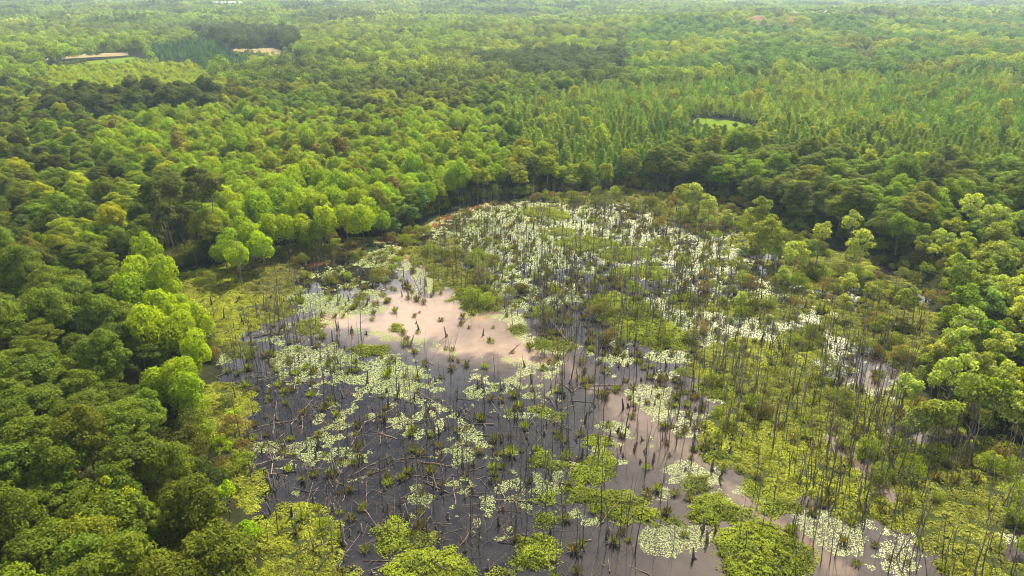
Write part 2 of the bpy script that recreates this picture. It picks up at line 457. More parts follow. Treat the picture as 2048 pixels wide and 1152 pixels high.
p = N.new('ShaderNodeBsdfPrincipled'); p.inputs['Roughness'].default_value = 0.03; p.inputs['IOR'].default_value = 1.333
L(m2.outputs['Result'], p.inputs['Base Color'])
n2 = N.new('ShaderNodeTexNoise'); n2.inputs['Scale'].default_value = 1.6; n2.inputs['Detail'].default_value = 3
L(t.outputs['Object'], n2.inputs['Vector'])
bp = N.new('ShaderNodeBump'); bp.inputs['Strength'].default_value = 0.018; bp.inputs['Distance'].default_value = 0.1
L(n2.outputs['Fac'], bp.inputs['Height']); L(bp.outputs['Normal'], p.inputs['Normal'])
L(p.outputs['BSDF'], N.new('ShaderNodeOutputMaterial').inputs['Surface'])
tag(obj('water', mesh('water', np.stack([X, Y, np.zeros(len(X))], -1), [grid_faces(len(wx), len(wy))], [M_WATER], smooth=True, vattrs={'mud_sheen': mud_sheen, 'rust': rust})),
    'shallow dark swamp water with a muddy pink pool', kind='structure')

for name, (pts, m) in FIELDS_PX.items():
    w = np.array(wpoly(pts)); c = w.mean(0)
    rings = [c + (w - c) * k for k in np.linspace(0.02, 1, 9)]
    # finer outline so that the sheet follows the ground
    V = []
    nseg = 6
    for rg in rings:
        nx = np.roll(rg, -1, 0)
        V.append(np.concatenate([rg[:, None] + (nx - rg)[:, None] * np.linspace(0, 1, nseg, endpoint=False)[None, :, None]]).reshape(-1, 2))
    k = len(V[0]); V = np.concatenate(V)
    z = hills(V[:, 0], V[:, 1]) + 0.75
    i = np.arange(8)[:, None] * k; j = np.arange(k)[None, :]; j2 = (j + 1) % k
    Q = np.stack([i + j, i + j2, i + k + j2, i + k + j], -1).reshape(-1, 4)
    tag(obj(name, mesh(name, np.column_stack([V, z]), [Q], [m])), kind='structure')

# ------------------------------------------------------------------ plant builders (prototypes, in metres)
def sph(g, n):
    v = g.normal(size=(n, 3)); return unit(v)

def clump_leaves(geo, g, c, r, n, size, jitter=.5, low=-.55, up=.35, shell=(.62, 1.06), aspect=.55):
    d = sph(g, int(n * 1.7)); d = d[d[:, 2] > low + g.uniform(-.2, .2, len(d))][:n]
    r = np.asarray(r, float)
    C = c + d * r * g.uniform(shell[0], shell[1], (len(d), 1))
    Nn = unit(d / r * r.mean()) + np.array([0, 0, up]) + g.normal(size=d.shape) * jitter
    s = size * g.uniform(.7, 1.3, len(d))
    geo.leaves(C, Nn, s, s * aspect, g)

def bent(g, a, b, n=5, wob=.06):
    a = np.asarray(a, float); b = np.asarray(b, float)
    t = np.linspace(0, 1, n)[:, None]
    p = a + (b - a) * t
    l = np.linalg.norm(b - a)
    p[1:-1] += g.normal(size=(n - 2, 3)) * l * wob
    return p

def tree_proto(name, seed, H, rad, crown_from, n_clump, clump_r, n_leaf, leaf, leafmat, flat=.85, jitter=.5, shape='dome', trunk_r=.22, low=-.55, stretch=1.0, aspect=.55, shell=(.62, 1.06), limbs=8, up=.35):
    """Returns (trunk mesh, crown mesh, joined mesh)."""
    g = np.random.default_rng(seed)
    z0 = H * crown_from; zc = (H + z0) / 2; hz = (H - z0) / 2
    tg, cg = Geo(), Geo()
    cs = []
    for k in range(n_clump):
        for _ in range(30):
            if shape == 'cone':
                f = ((k + .5) / n_clump) ** .8
                zz = z0 + (H - z0) * f
                rr = rad * (1 - f) ** .75
                a = k * 2.4 + g.uniform(-.4, .4)
                q = np.array([math.cos(a) * rr * .72, math.sin(a) * rr * .72, zz]); R0 = clump_r * (.5 + .6 * (1 - f)); break
            d = sph(g, 1)[0]
            if shape == 'dome' and d[2] < -.45: continue
            rr = g.uniform(.52, .86)
            q = np.array([d[0] * rad * rr, d[1] * rad * rr, zc + d[2] * hz * rr])
            R0 = clump_r * g.uniform(.72, 1.25)
            if all(np.linalg.norm(q - c) > clump_r * .62 for c, _ in cs): break
        cs.append((q, R0))
    for q, R0 in cs:
        clump_leaves(cg, g, q, np.array([R0 * g.uniform(.9, 1.15), R0 * g.uniform(.9, 1.15), R0 * flat * stretch]), n_leaf, leaf, jitter=jitter, low=low, aspect=aspect, shell=shell, up=up)
    top = np.array([g.uniform(-.3, .3), g.uniform(-.3, .3), z0 + (H - z0) * (.55 if shape != 'cone' else .96)])
    tp = bent(g, (0, 0, -.4), top, 7, .018)
    tg.tube(tp, np.linspace(trunk_r, trunk_r * .3, 7), 7)
    for q, R0 in cs[:limbs]:
        zz = min(max(q[2] - np.hypot(q[0], q[1]) * .8, z0 * .6), top[2])
        f = np.clip((zz + .4) / (top[2] + .4), .1, .98)
        base = tp[0] + (tp[-1] - tp[0]) * f
        tg.tube(bent(g, base, q, 5, .05), np.linspace(trunk_r * .42, trunk_r * .1, 5), 5)
    tv, tf = tg.arrays(); cv, cf = cg.arrays()
    lf = g.uniform(0, 1, len(cf[0]))
    tm = mesh(name + '_trunk', tv, tf, [M_BARK], smooth=True)
    cm = mesh(name + '_crown', cv, cf, [leafmat], leaf=lf)
    nt_ = sum(len(f) for f in tf)
    jm = mesh(name + '_whole', np.concatenate([cv, tv]), cf + [f + len(cv) for f in tf], [leafmat, M_BARK], leaf=np.concatenate([lf, np.zeros(nt_)]),
              mat_index=np.concatenate([np.zeros(len(cf[0]), int), np.ones(nt_, int)]))
    return tm, cm, jm

BROAD = [tree_proto('broadleaf', 100 + k, H, rd, cf, nc, cr_, nl, lf, M_LEAF, flat=fl, jitter=.33, trunk_r=.24) for k, (H, rd, cf, nc, cr_, nl, lf, fl) in enumerate([
    (13, 4.6, .28, 44, 1.3, 210, .44, .5), (12, 5.0, .30, 54, 1.2, 190, .40, .38), (14, 4.2, .25, 44, 1.3, 210, .43, .7), (11, 4.4, .25, 40, 1.3, 210, .42, .45),
    (13, 5.2, .35, 60, 1.15, 180, .38, .36), (15, 4.6, .3, 50, 1.35, 210, .43, .65), (12.5, 4.0, .2, 40, 1.25, 220, .42, .75)])]
BROAD_LOOK = ['broad crowned', 'flat layered', 'tall oval', 'low spreading', 'wide layered', 'high domed', 'full rounded']
WILL = [tree_proto('willow', 200 + k, H, rd, .16, nc, cr_, nl, .46, M_PUFF, flat=1.0, jitter=.28, trunk_r=.17, low=-.85, stretch=1.05, shell=(.78, 1.03), up=.1, aspect=.6) for k, (H, rd, nc, cr_, nl) in enumerate([
    (11, 3.0, 15, 1.55, 260), (10, 2.7, 12, 1.6, 280), (12, 3.2, 18, 1.5, 250), (9.5, 3.3, 16, 1.6, 250), (11.5, 2.5, 12, 1.5, 280)])]
WILL_LOOK = ['billowing', 'rounded', 'tall billowing', 'wide billowing', 'slim billowing']
PINE = [tree_proto('pine', 300 + k, H, rd, .12, nc, cr_, 75, .46, M_NEEDLE, flat=.6, jitter=.5, shape='cone', trunk_r=.11, low=-.5) for k, (H, rd, nc, cr_) in enumerate([
    (8, 2.2, 20, 1.2), (9, 2.0, 22, 1.15), (7, 2.3, 18, 1.25), (10, 2.4, 24, 1.2)])]
TALL = [tree_proto('tall_pine', 350 + k, H, rd, .62, nc, 1.15, 130, .5, M_NEEDLE, flat=.6, jitter=.55, trunk_r=.17, limbs=10) for k, (H, rd, nc) in enumerate([
    (17, 2.6, 16), (19, 2.4, 18), (16, 2.9, 16)])]
YOUNG = [tree_proto('young_tree', 400 + k, H, rd, cf, nc, cr_, nl, .42, M_LEAF, flat=.6, jitter=.55, trunk_r=.10, limbs=14, low=-.4) for k, (H, rd, cf, nc, cr_, nl) in enumerate([
    (8, 2.4, .3, 20, .85, 80), (7, 1.9, .35, 14, .8, 75), (9.5, 2.6, .28, 24, .9, 85), (6.5, 2.2, .22, 18, .8, 75), (9, 1.8, .4, 14, .8, 70)])]
YOUNG_LOOK = ['open crowned', 'slight', 'tall airy', 'low airy', 'thin']
SHRUB = [tree_proto('shrub', 500 + k, H, rd, .02, nc, cr_, nl, .21, M_LEAF, flat=.75, jitter=.6, trunk_r=.04, limbs=8, low=-.6, aspect=.42) for k, (H, rd, nc, cr_, nl) in enumerate([
    (1.8, 1.3, 11, .55, 100), (2.4, 1.2, 11, .55, 100), (1.3, 1.5, 11, .5, 100), (2.8, 1.6, 14, .65, 105)])]
SHRUB_LOOK = ['rounded', 'upright', 'low spreading', 'tall bushy']

def far_crowns(name, seed, n, spread, leaf, H, rad, mat, quads, cone=False):
    """A few crowns of large leaf clumps, for woods past the trees one can tell apart."""
    g = np.random.default_rng(seed); ge = Geo()
    for k in range(n):
        a, r_ = k * 2.399963, spread * math.sqrt((k + .5) / n) if n > 1 else 0
        o = np.array([math.cos(a) * r_, math.sin(a) * r_, 0]) + np.append(g.normal(size=2) * spread * .06, 0)
        h = H * g.uniform(.78, 1.2); rd = rad * g.uniform(.8, 1.2)
        ncl = 6 if not cone else 4
        for c in range(ncl):
            if cone:
                f = (c + .4) / ncl
                q = o + np.array([0, 0, h * (.28 + .62 * f)]); rr = np.array([rd * (1 - f * .8)] * 2 + [h * .2])
            else:
                d = sph(g, 1)[0]; d[2] = abs(d[2]) * .8
                q = o + np.array([d[0] * rd * .55, d[1] * rd * .55, h * .62 + d[2] * h * .22]); rr = np.array([rd * .62, rd * .62, h * .22])
            clump_leaves(ge, g, q, rr, quads // ncl, leaf, jitter=.22, low=-.5, shell=(.8, 1.05), up=.2, aspect=.7)
    v, f = ge.arrays()
    return mesh(name, v, f, [mat], leaf=g.uniform(0, 1, len(f[0])))

FAR_B = [far_crowns('far_tree', 600 + k, 1, 0, .95, 12, 3.9, M_LEAF, 330) for k in range(5)]
FAR_P = [far_crowns('far_pine', 620 + k, 1, 0, .62, 8.0, 2.6, M_NEEDLE, 260, True) for k in range(4)]
FAR_PATCH = [far_crowns('far_canopy', 640 + k, 14, 14, 1.9, 12, 3.9, M_LEAF, 84) for k in range(5)]

def dead_proto(seed, H, r0, forks, branches, lean=.04, multi=1):
    g = np.random.default_rng(seed); ge = Geo()
    for m_ in range(multi):
        a = g.uniform(0, 6.28); off = np.array([math.cos(a), math.sin(a), 0]) * (.25 * (multi > 1))
        tilt = g.normal(size=2) * (lean if multi == 1 else .16)
        h = H * (1 if m_ == 0 else g.uniform(.5, .95))
        n = 8; t = np.linspace(0, 1, n)
        p = np.stack([off[0] + tilt[0] * h * t + np.cumsum(g.normal(size=n)) * h * .008, off[1] + tilt[1] * h * t + np.cumsum(g.normal(size=n)) * h * .008, -.6 + (h + .6) * t], -1)
        rr = r0 * (.78 if m_ == 0 else .55)
        rad = rr * (1.25 * (1 - t) ** 2 * .4 + 1 - .62 * t)
        ge.tube(p, rad, 6)
        for b in range(forks + branches):
            i = int(g.integers(3, n - 1)); st = p[i]
            a = g.uniform(0, 6.28)
            ln = h * (g.uniform(.28, .42) if b < forks else g.uniform(.06, .2)); el = g.uniform(.9, 1.25) if b < forks else g.uniform(.2, 1.0)
            e = st + ln * np.array([math.cos(a) * math.cos(el), math.sin(a) * math.cos(el), math.sin(el)])
            ge.tube(bent(g, st, e, 4, .05), np.linspace(rad[i] * .7, rad[i] * .25, 4), 5)
    v, f = ge.arrays()
    return mesh('dead_tree', v, f, [M_DEAD], smooth=True)

DEAD_SPEC = [(7.0, .075, 0, 1, .03, 1), (8.5, .09, 1, 2, .05, 1), (5.5, .065, 0, 0, .03, 1), (6.5, .08, 1, 1, .10, 1), (9.5, .10, 1, 3, .04, 1), (4.2, .075, 0, 1, .04, 1),
             (7.5, .085, 2, 2, .05, 1), (6.0, .06, 0, 2, .12, 1), (6.2, .07, 0, 1, .1, 3), (7.2, .07, 1, 1, .1, 4), (3.2, .09, 0, 0, .03, 1), (8.0, .07, 0, 1, .07, 1), (5.0, .06, 1, 2, .06, 1)]
DEAD = [dead_proto(700 + k, *s) for k, s in enumerate(DEAD_SPEC)]
DEAD_LOOK = ['straight', 'forked', 'short straight', 'slanting forked', 'tall branching', 'stubby snapped', 'twice forked', 'slanting thin', 'three stemmed', 'four stemmed', 'low thick', 'tall thin', 'short twiggy']

def log_proto(seed, Ln, r0, br):
    g = np.random.default_rng(seed); ge = Geo(); n = 7
    t = np.linspace(0, 1, n)
    p = np.stack([(t - .5) * Ln, np.cumsum(g.normal(size=n)) * Ln * .012, .03 + np.cumsum(g.normal(size=n)) * Ln * .004], -1)
    ge.tube(p, r0 * (1 - .6 * t), 6)
    for b in range(br):
        i = int(g.integers(2, n - 1)); s_ = g.choice([-1, 1])
        ln = Ln * g.uniform(.12, .3)
        e = p[i] + np.array([ln * .7, s_ * ln * .7, ln * g.uniform(-.05, .35)])
        ge.tube(bent(g, p[i], e, 4, .06), np.linspace(r0 * .55, r0 * .2, 4), 5)
    v, f = ge.arrays()
    return mesh('fallen_log', v, f, [M_LOG], smooth=True)
LOG_SPEC = [(6, .08, 1), (4, .07, 0), (8, .095, 2), (3, .06, 1), (5, .075, 3), (2.4, .065, 0)]
LOG = [log_proto(800 + k, *s) for k, s in enumerate(LOG_SPEC)]
LOG_LOOK = ['long forked', 'plain', 'longest branching', 'short forked', 'many branched', 'stubby']

def stump_proto(seed, H, r0):
    g = np.random.default_rng(seed); ge = Geo()
    t = np.linspace(0, 1, 5)
    tl = g.normal(size=2) * .12
    ge.tube(np.stack([tl[0] * t * H, tl[1] * t * H, -.5 + (H + .5) * t], -1), r0 * (1.7 - 1.0 * t), 7)
    for k in range(3):
        a = g.uniform(0, 6.28); e = np.array([math.cos(a) * r0 * 4, math.sin(a) * r0 * 4, -.1])
        ge.tube(bent(g, (0, 0, .25 * H), e, 3, .05), np.array([r0 * .7, r0 * .5, r0 * .3]), 5)
    v, f = ge.arrays()
    return mesh('stump', v, f, [M_DEAD], smooth=True)
STUMP = [stump_proto(850 + k, H, r_) for k, (H, r_) in enumerate([(.7, .11), (1.1, .10), (.5, .14), (1.5, .09)])]
STUMP_LOOK = ['squat', 'knee high', 'thick low', 'slender']

def tussock_proto(seed, n, h, r_):
    g = np.random.default_rng(seed); ge = Geo()
    a = g.uniform(0, 6.28, n); el = g.uniform(.5, 1.5, n)
    d = np.stack([np.cos(a) * np.cos(el), np.sin(a) * np.cos(el), np.sin(el)], -1)
    ln = h * g.uniform(.6, 1.2, n)
    b0 = np.stack([np.cos(a) * r_ * g.uniform(0, 1, n), np.sin(a) * r_ * g.uniform(0, 1, n), np.full(n, 0.0)], -1)
    sd = np.stack([-np.sin(a), np.cos(a), np.zeros(n)], -1)
    Nn = np.cross(sd, d)
    ge.leaves(b0 + d * ln[:, None] * .5, Nn, ln, h * .13, g, T=d)
    v, f = ge.arrays()
    return mesh('tussock', v, f, [M_GRASS], leaf=g.uniform(0, 1, n))
TUSS = [tussock_proto(880 + k, n, h, r_) for k, (n, h, r_) in enumerate([(60, .8, .35), (80, .55, .5), (50, 1.1, .3), (90, .7, .65)])]

def mat_clump(seed, rad, h, n, leaf):
    g = np.random.default_rng(seed); ge = Geo()
    r_ = rad * np.sqrt(g.uniform(0, 1, n)); a = g.uniform(0, 6.28, n)
    z = h * (1 - (r_ / rad) ** 2) * .8 + .06
    C = np.stack([np.cos(a) * r_, np.sin(a) * r_, z * g.uniform(.75, 1.15, n)], -1)
    Nn = np.stack([np.cos(a) * r_ / rad * 1.0, np.sin(a) * r_ / rad * 1.0, np.full(n, 1.7)], -1) + g.normal(size=(n, 3)) * .42
    s_ = leaf * g.uniform(.7, 1.4, n)
    ge.leaves(C, Nn, s_, s_ * .5, g)
    v, f = ge.arrays()
    return mesh('marsh_clump', v, f, [M_GRASS], leaf=g.uniform(0, 1, n))
CLUMP = [mat_clump(900 + k, r_, h, n, l_) for k, (r_, h, n, l_) in enumerate([(1.05, .24, 210, .22), (.9, .32, 190, .21), (1.25, .2, 240, .23), (.75, .45, 170, .23)])]

# ------------------------------------------------------------------ stuff: many instances as one object
def as_collection(name, meshes):
    c = bpy.data.collections.new(name)
    for k, me in enumerate(meshes):
        o = bpy.data.objects.new('%s_%02d' % (name, k), me); c.objects.link(o)
    return c

def scatter(name, label, meshes, P, rot, scl, tint, vi, kind='stuff'):
    n = len(P)
    if not n: return None
    me = bpy.data.meshes.new(name)
    me.vertices.add(n); me.vertices.foreach_set('co', np.asarray(P, np.float32).ravel())
    a = me.attributes.new('vi', 'INT', 'POINT'); a.data.foreach_set('value', np.asarray(vi, np.int32))
    a = me.attributes.new('rot', 'FLOAT_VECTOR', 'POINT'); a.data.foreach_set('vector', np.asarray(rot, np.float32).ravel())
    a = me.attributes.new('scl', 'FLOAT_VECTOR', 'POINT'); a.data.foreach_set('vector', np.asarray(scl, np.float32).ravel())
    a = me.attributes.new('tint', 'FLOAT_VECTOR', 'POINT'); a.data.foreach_set('vector', np.asarray(tint, np.float32).ravel())
    o = obj(name, me); o['kind'] = kind; o['label'] = label
    ng = bpy.data.node_groups.new(name, 'GeometryNodeTree')
    ng.interface.new_socket('Geometry', in_out='INPUT', socket_type='NodeSocketGeometry')
    ng.interface.new_socket('Geometry', in_out='OUTPUT', socket_type='NodeSocketGeometry')
    N = ng.nodes; L = ng.links.new
    gi = N.new('NodeGroupInput'); go = N.new('NodeGroupOutput')
    ci = N.new('GeometryNodeCollectionInfo'); ci.inputs['Collection'].default_value = as_collection(name + '_kinds', meshes)
    ci.inputs['Separate Children'].default_value = True; ci.inputs['Reset Children'].default_value = True
    ip = N.new('GeometryNodeInstanceOnPoints'); ip.inputs['Pick Instance'].default_value = True
    def na(nm, ty):
        q = N.new('GeometryNodeInputNamedAttribute'); q.data_type = ty; q.inputs['Name'].default_value = nm; return q.outputs['Attribute']
    er = N.new('FunctionNodeEulerToRotation')
    L(na('rot', 'FLOAT_VECTOR'), er.inputs['Euler'])
    L(gi.outputs[0], ip.inputs['Points']); L(ci.outputs['Instances'], ip.inputs['Instance']); L(na('vi', 'INT'), ip.inputs['Instance Index'])
    L(er.outputs['Rotation'], ip.inputs['Rotation']); L(na('scl', 'FLOAT_VECTOR'), ip.inputs['Scale'])
    L(ip.outputs['Instances'], go.inputs[0])
    md = o.modifiers.new('scatter', 'NODES'); md.node_group = ng
    return o

def zrot(n, tilt=0.03, g=rng):
    return np.column_stack([g.normal(size=n) * tilt, g.normal(size=n) * tilt, g.uniform(0, 6.283, n)])

# ------------------------------------------------------------------ labels
LAND = [('muddy pink pool', 880, 650), ('long green island', 1225, 1012), ('large round island', 1525, 1105), ('wide foreground island', 850, 1130),
        ('tall green island', 1068, 1105), ('long central island', 1290, 645), ('grassy left bank', 420, 590), ('lower left bank', 600, 1075), ('duckweed channel', 1640, 1070),
        ('rusty inlet', 900, 425), ('far shore', 1150, 390), ('pale duckweed bay', 1440, 520), ('lime green tree cluster', 330, 660), ('billowing lime wood', 600, 420),
        ('tall bare pines', 370, 470), ('small green meadow', 1445, 252), ('dark hedgerow', 260, 195), ('pale field strip', 160, 112), ('olive shrub island', 955, 595),
        ('log jam', 640, 980), ('black open water', 900, 1000), ('right shore', 1850, 640), ('pale leafy tree', 1870, 790), ('broad pale tree', 1540, 440),
        ('right bottom corner', 1990, 1110), ('left bottom corner', 60, 1110), ('duckweed patch', 790, 770), ('twin islands', 1190, 945), ('small oval island', 1085, 824),
        ('clay patch', 140, 960), ('left edge', 10, 700), ('right edge', 2040, 420), ('stump field', 560, 700), ('thicket of snags', 1180, 620), ('grey channel', 1400, 860),
        ('upper left wood', 100, 330), ('right marsh', 1700, 860)]
LXY = np.array([(a, b) for _, a, b in LAND], float)
USED = {}

def place_words(px, py, k=0):
    d = np.hypot(LXY[:, 0] - px, (LXY[:, 1] - py) * 1.3)
    i = np.argsort(d)[k]
    nm, lx, ly = LAND[i]
    dx, dy = px - lx, (py - ly) * 1.3
    r_ = d[i]
    if r_ < 22: return 'at the ' + nm
    how = '' if 45 <= r_ < 110 else 'just ' if r_ < 45 else 'well '
    a = math.degrees(math.atan2(-dy, dx)) % 360
    w = ['right of', 'behind and right of', 'behind', 'behind and left of', 'left of', 'before and left of', 'before', 'before and right of'][int(((a + 22.5) % 360) // 45)]
    return how + w + ' the ' + nm

def make_label(look, extra, px, py):
    """Adds marks until no other thing carries the same words; extra: list of further true marks."""
    cands = [look + ' ' + place_words(px, py)]
    for e in extra: cands.append(e + ' ' + look + ' ' + place_words(px, py))
    if len(extra) > 1: cands.append(extra[0] + ' ' + extra[1] + ' ' + look + ' ' + place_words(px, py))
    for e in [''] + extra: cands.append(((e + ' ') if e else '') + look + ' ' + place_words(px, py, 1))
    for e in [''] + extra: cands.append(((e + ' ') if e else '') + look + ' ' + place_words(px, py, 2))
    for k in (0, 1, 2, 3):
        for a in extra:
            for b in extra:
                if a != b: cands.append(a + ' ' + b + ' ' + look + ' ' + place_words(px, py, k))
    for k in (3, 4, 5):
        for e in [''] + extra: cands.append(((e + ' ') if e else '') + look + ' ' + place_words(px, py, k))
    for c in cands:
        if c not in USED and len(c.split()) <= 16:
            USED[c] = 1
            return c
    return cands[0]

# ------------------------------------------------------------------ where the trees stand
HALF = 0.70
def jitter_grid(y0, y1, sp, g, jit=.36, side=22):
    ys = np.arange(y0, y1, sp * .87)
    out = []
    for k, y in enumerate(ys):
        w = HALF * y * 1.0 + side
        xs = np.arange(-w, w, sp) + (k % 2) * sp * .5
        out.append(np.column_stack([xs, np.full(len(xs), y)]))
    P = np.concatenate(out)
    return P + g.normal(size=P.shape) * sp * jit * .6

WILLOW_PX = [(412, 408), (470, 372), (560, 358), (700, 372), (790, 405), (770, 455), (720, 452), (650, 455), (545, 468), (470, 490), (412, 490)]
OLIVEWOOD_PX = [(190, 235), (400, 212), (620, 225), (1000, 215), (1010, 330), (985, 380), (860, 400), (790, 400), (700, 372), (560, 358), (470, 372), (330, 340), (200, 300)]
PLANT_PX = [(1010, 205), (1180, 165), (1500, 148), (1700, 140), (2100, 140), (2100, 330), (1760, 320), (1560, 292), (1480, 250), (1390, 300), (1200, 330), (1050, 310)]
HEDGE_PX = [(95, 206), (300, 198), (425, 194), (432, 214), (300, 217), (100, 226)]
HEDGE2_PX = [(385, 66), (590, 66), (595, 96), (470, 98), (400, 92)]
DPINE_PX = [(285, 92), (410, 80), (450, 92), (530, 125), (470, 140), (320, 118)]
LIME_PX = [(85, 126), (262, 120), (380, 116), (430, 150), (428, 194), (300, 198), (95, 206)]
DARKC_PX = [(930, 118), (1100, 105), (1270, 108), (1255, 158), (1010, 152)]
DARKR_PX = [(1180, 322), (1400, 290), (1560, 292), (1760, 322), (2100, 335), (2100, 470), (1880, 505), (1700, 450), (1500, 395), (1180, 380)]
PINES_PX = [(300, 390), (425, 385), (420, 470), (380, 500), (310, 480)]
RMIX = wpoly([(1700, 545), (1790, 520), (1900, 475), (2130, 470), (2150, 930), (2050, 900), (1900, 850), (1830, 800), (1852, 720), (1880, 640), (1870, 572)])
LIMEROW_PX = [(205, 490), (300, 480), (345, 560), (425, 640), (440, 720), (410, 810), (330, 790), (285, 680), (225, 580)]
NEARROW_PX = [(225, 590), (285, 690), (320, 790), (410, 820), (390, 900), (300, 840), (240, 740), (200, 620)]
FIELDW = [wpoly(p) for p, _m in FIELDS_PX.values()]

TREES = {k: [] for k in ('broadleaf_tree', 'willow_tree', 'pine_tree', 'tall_pine', 'young_tree')}

def colour_word(t):
    r_, g_, b_ = t
    if r_ > g_ * .92: return 'brownish'
    if r_ > .2: return 'pale yellow green'
    if g_ > .2 and r_ > g_ * .5: return 'lime green'
    if r_ > g_ * .74: return 'olive'
    if g_ < .075: return 'very dark green'
    if g_ < .115: return 'dark green'
    if r_ < g_ * .5: return 'deep green'
    return 'mid green'

def add_tree(kind, x, y, s, tint, vi=None, sz=None):
    n = {'broadleaf_tree': len(BROAD), 'willow_tree': len(WILL), 'pine_tree': len(PINE), 'tall_pine': len(TALL), 'young_tree': len(YOUNG)}[kind]
    TREES[kind].append((x, y, s, sz if sz else s * random.uniform(.82, 1.25), random.randrange(n) if vi is None else vi, tuple(float(c) for c in tint)))

def jit(t, amt=.18):
    k = 1 + random.gauss(0, amt); h = random.gauss(0, .07)
    return (max(t[0] * k * (1 + h), .01), max(t[1] * k, .015), max(t[2] * k * (1 - h), .004))

T_DARK = (.062, .080, .009); T_OLIVE = (.120, .150, .011); T_MID = (.130, .202, .006); T_LIME = (.215, .310, .004); T_YEL = (.210, .255, .007)
T_PALE = (.27, .33, .055); T_PLANT = (.205, .285, .018); T_BROWN = (.165, .135, .035)

g = np.random.default_rng(11)
# near and middle woods
P = jitter_grid(22, 430, 4.6, g)
sd = sdist(P[:, 0], P[:, 1], MARSH)
cpx, cpy = proj(P[:, 0], P[:, 1], 8.0)
bpx, bpy_ = proj(P[:, 0], P[:, 1], 0.4)
nz = fbmu(P[:, 0], P[:, 1], 45, 91, 3); nz2 = fbmu(P[:, 0], P[:, 1], 16, 95, 2)
zone = {k: inpoly(cpx, cpy, v) for k, v in dict(l=LIME_PX, w=WILLOW_PX, o=OLIVEWOOD_PX, p=PLANT_PX, h=HEDGE_PX, r=DARKR_PX, t=PINES_PX).items()}
inf = np.zeros(len(P), bool)
for w in FIELDW: inf |= sdist(P[:, 0], P[:, 1], w) > -2.5
rmix = inpoly(P[:, 0], P[:, 1], RMIX)
leftwood = cpx < 420
inrow = inpoly(cpx, cpy, LIMEROW_PX) | (inpoly(cpx, cpy, NEARROW_PX) & (sd > -12))
for i in range(len(P)):
    x, y = P[i]
    if sd[i] > -1.2 or inf[i]: continue
    u = random.random()
    near_left = bpx[i] < 560 and bpy_[i] > 560
    if inrow[i]: continue
    if near_left and sd[i] > -2.6: continue
    if rmix[i]:
        if u < .62: add_tree('young_tree', x, y, random.uniform(.75, 1.1), jit(T_PALE if u < .3 else T_YEL if u < .5 else T_MID))
        elif u < .82: add_tree('broadleaf_tree', x, y, random.uniform(.45, .65), jit(T_OLIVE if u < .72 else T_MID))
        continue
    if zone['t'][i]:
        if u < .7: add_tree('tall_pine', x, y, random.uniform(.8, 1.0), jit(T_DARK)); continue
    if zone['h'][i]:
        add_tree('broadleaf_tree', x, y, random.uniform(.95, 1.15), jit((.080, .102, .012), .1)); continue
    if zone['l'][i]: continue
    if zone['w'][i] and not (sd[i] > -2.2):
        add_tree('willow_tree', x, y, random.uniform(.82, 1.08), jit(T_LIME, .1)); continue
    if zone['p'][i]: continue
    if zone['o'][i]:
        if u < .5: add_tree('willow_tree', x, y, random.uniform(.72, .98), jit((.190, .285, .004), .14))
        elif u < .85: add_tree('broadleaf_tree', x, y, random.uniform(.55, .75), jit(T_YEL if nz[i] > .4 else T_MID))
        else: add_tree('young_tree', x, y, random.uniform(.9, 1.2), jit(T_YEL if u < .95 else T_BROWN))
        continue
    if zone['r'][i]:
        if u < .75: add_tree('broadleaf_tree', x, y, random.uniform(.6, .92), jit((.105, .140, .009) if nz2[i] < .35 else T_OLIVE if u < .2 else T_MID))
        else: add_tree('young_tree', x, y, random.uniform(.85, 1.15), jit(T_MID if u < .9 else T_YEL))
        continue
    if leftwood[i]:
        t = (.072, .088, .009) if nz[i] < .5 else (.10, .112, .013) if nz[i] < .8 else (.105, .145, .009)
        if u > .93: t = T_YEL
        if u < .012 and not near_left: t = T_BROWN
        sc = random.uniform(.58, .88) * (1.0 if near_left else .9)
        if not near_left and random.random() < .65: t = random.choice([T_OLIVE, T_MID, T_MID, T_YEL])
        if u < .85: add_tree('broadleaf_tree', x, y, sc, jit(t))
        continue
    t = T_MID if nz[i] < .5 else T_OLIVE if nz2[i] < .5 else T_YEL
    if u < .78: add_tree('broadleaf_tree', x, y, random.uniform(.55, .82), jit(t))
    else: add_tree('young_tree', x, y, random.uniform(.9, 1.2), jit(t))

# low bright young growth beyond the hedgerow
P = jitter_grid(330, 640, 3.8, g)
cpx, cpy = proj(P[:, 0], P[:, 1], 8.0)
m = inpoly(cpx, cpy, LIME_PX)
for w in FIELDW: m &= sdist(P[:, 0], P[:, 1], w) < -2.0
for x, y in P[m]:
    add_tree('willow_tree', x, y, random.uniform(.42, .62), jit((.27, .34, .010), .12))
for (ex, ey) in [(1410, 252), (1470, 262), (1440, 268), (1486, 258), (1397, 262)]:
    ax, ay = at(ex, ey); add_tree('broadleaf_tree', float(ax), float(ay), .5 if ex == 1410 else .3, T_OLIVE, 6)

# plantation of narrow young trees
P = jitter_grid(200, 700, 3.9, g)
cpx, cpy = proj(P[:, 0], P[:, 1], 8.0)
m = inpoly(cpx, cpy, PLANT_PX) & (sdist(P[:, 0], P[:, 1], MARSH) < -3)
for w in FIELDW: m &= sdist(P[:, 0], P[:, 1], w) < -2.5
P = P[m]; nz = fbmu(P[:, 0], P[:, 1], 60, 97, 3)
for i, (x, y) in enumerate(P):
    t = T_PLANT if nz[i] > .42 else (.145, .245, .016)
    if random.random() < .07: add_tree('young_tree', x, y, random.uniform(.9, 1.2), jit(T_YEL)); continue
    add_tree('pine_tree', x, y, random.uniform(.75, 1.05), jit(t))

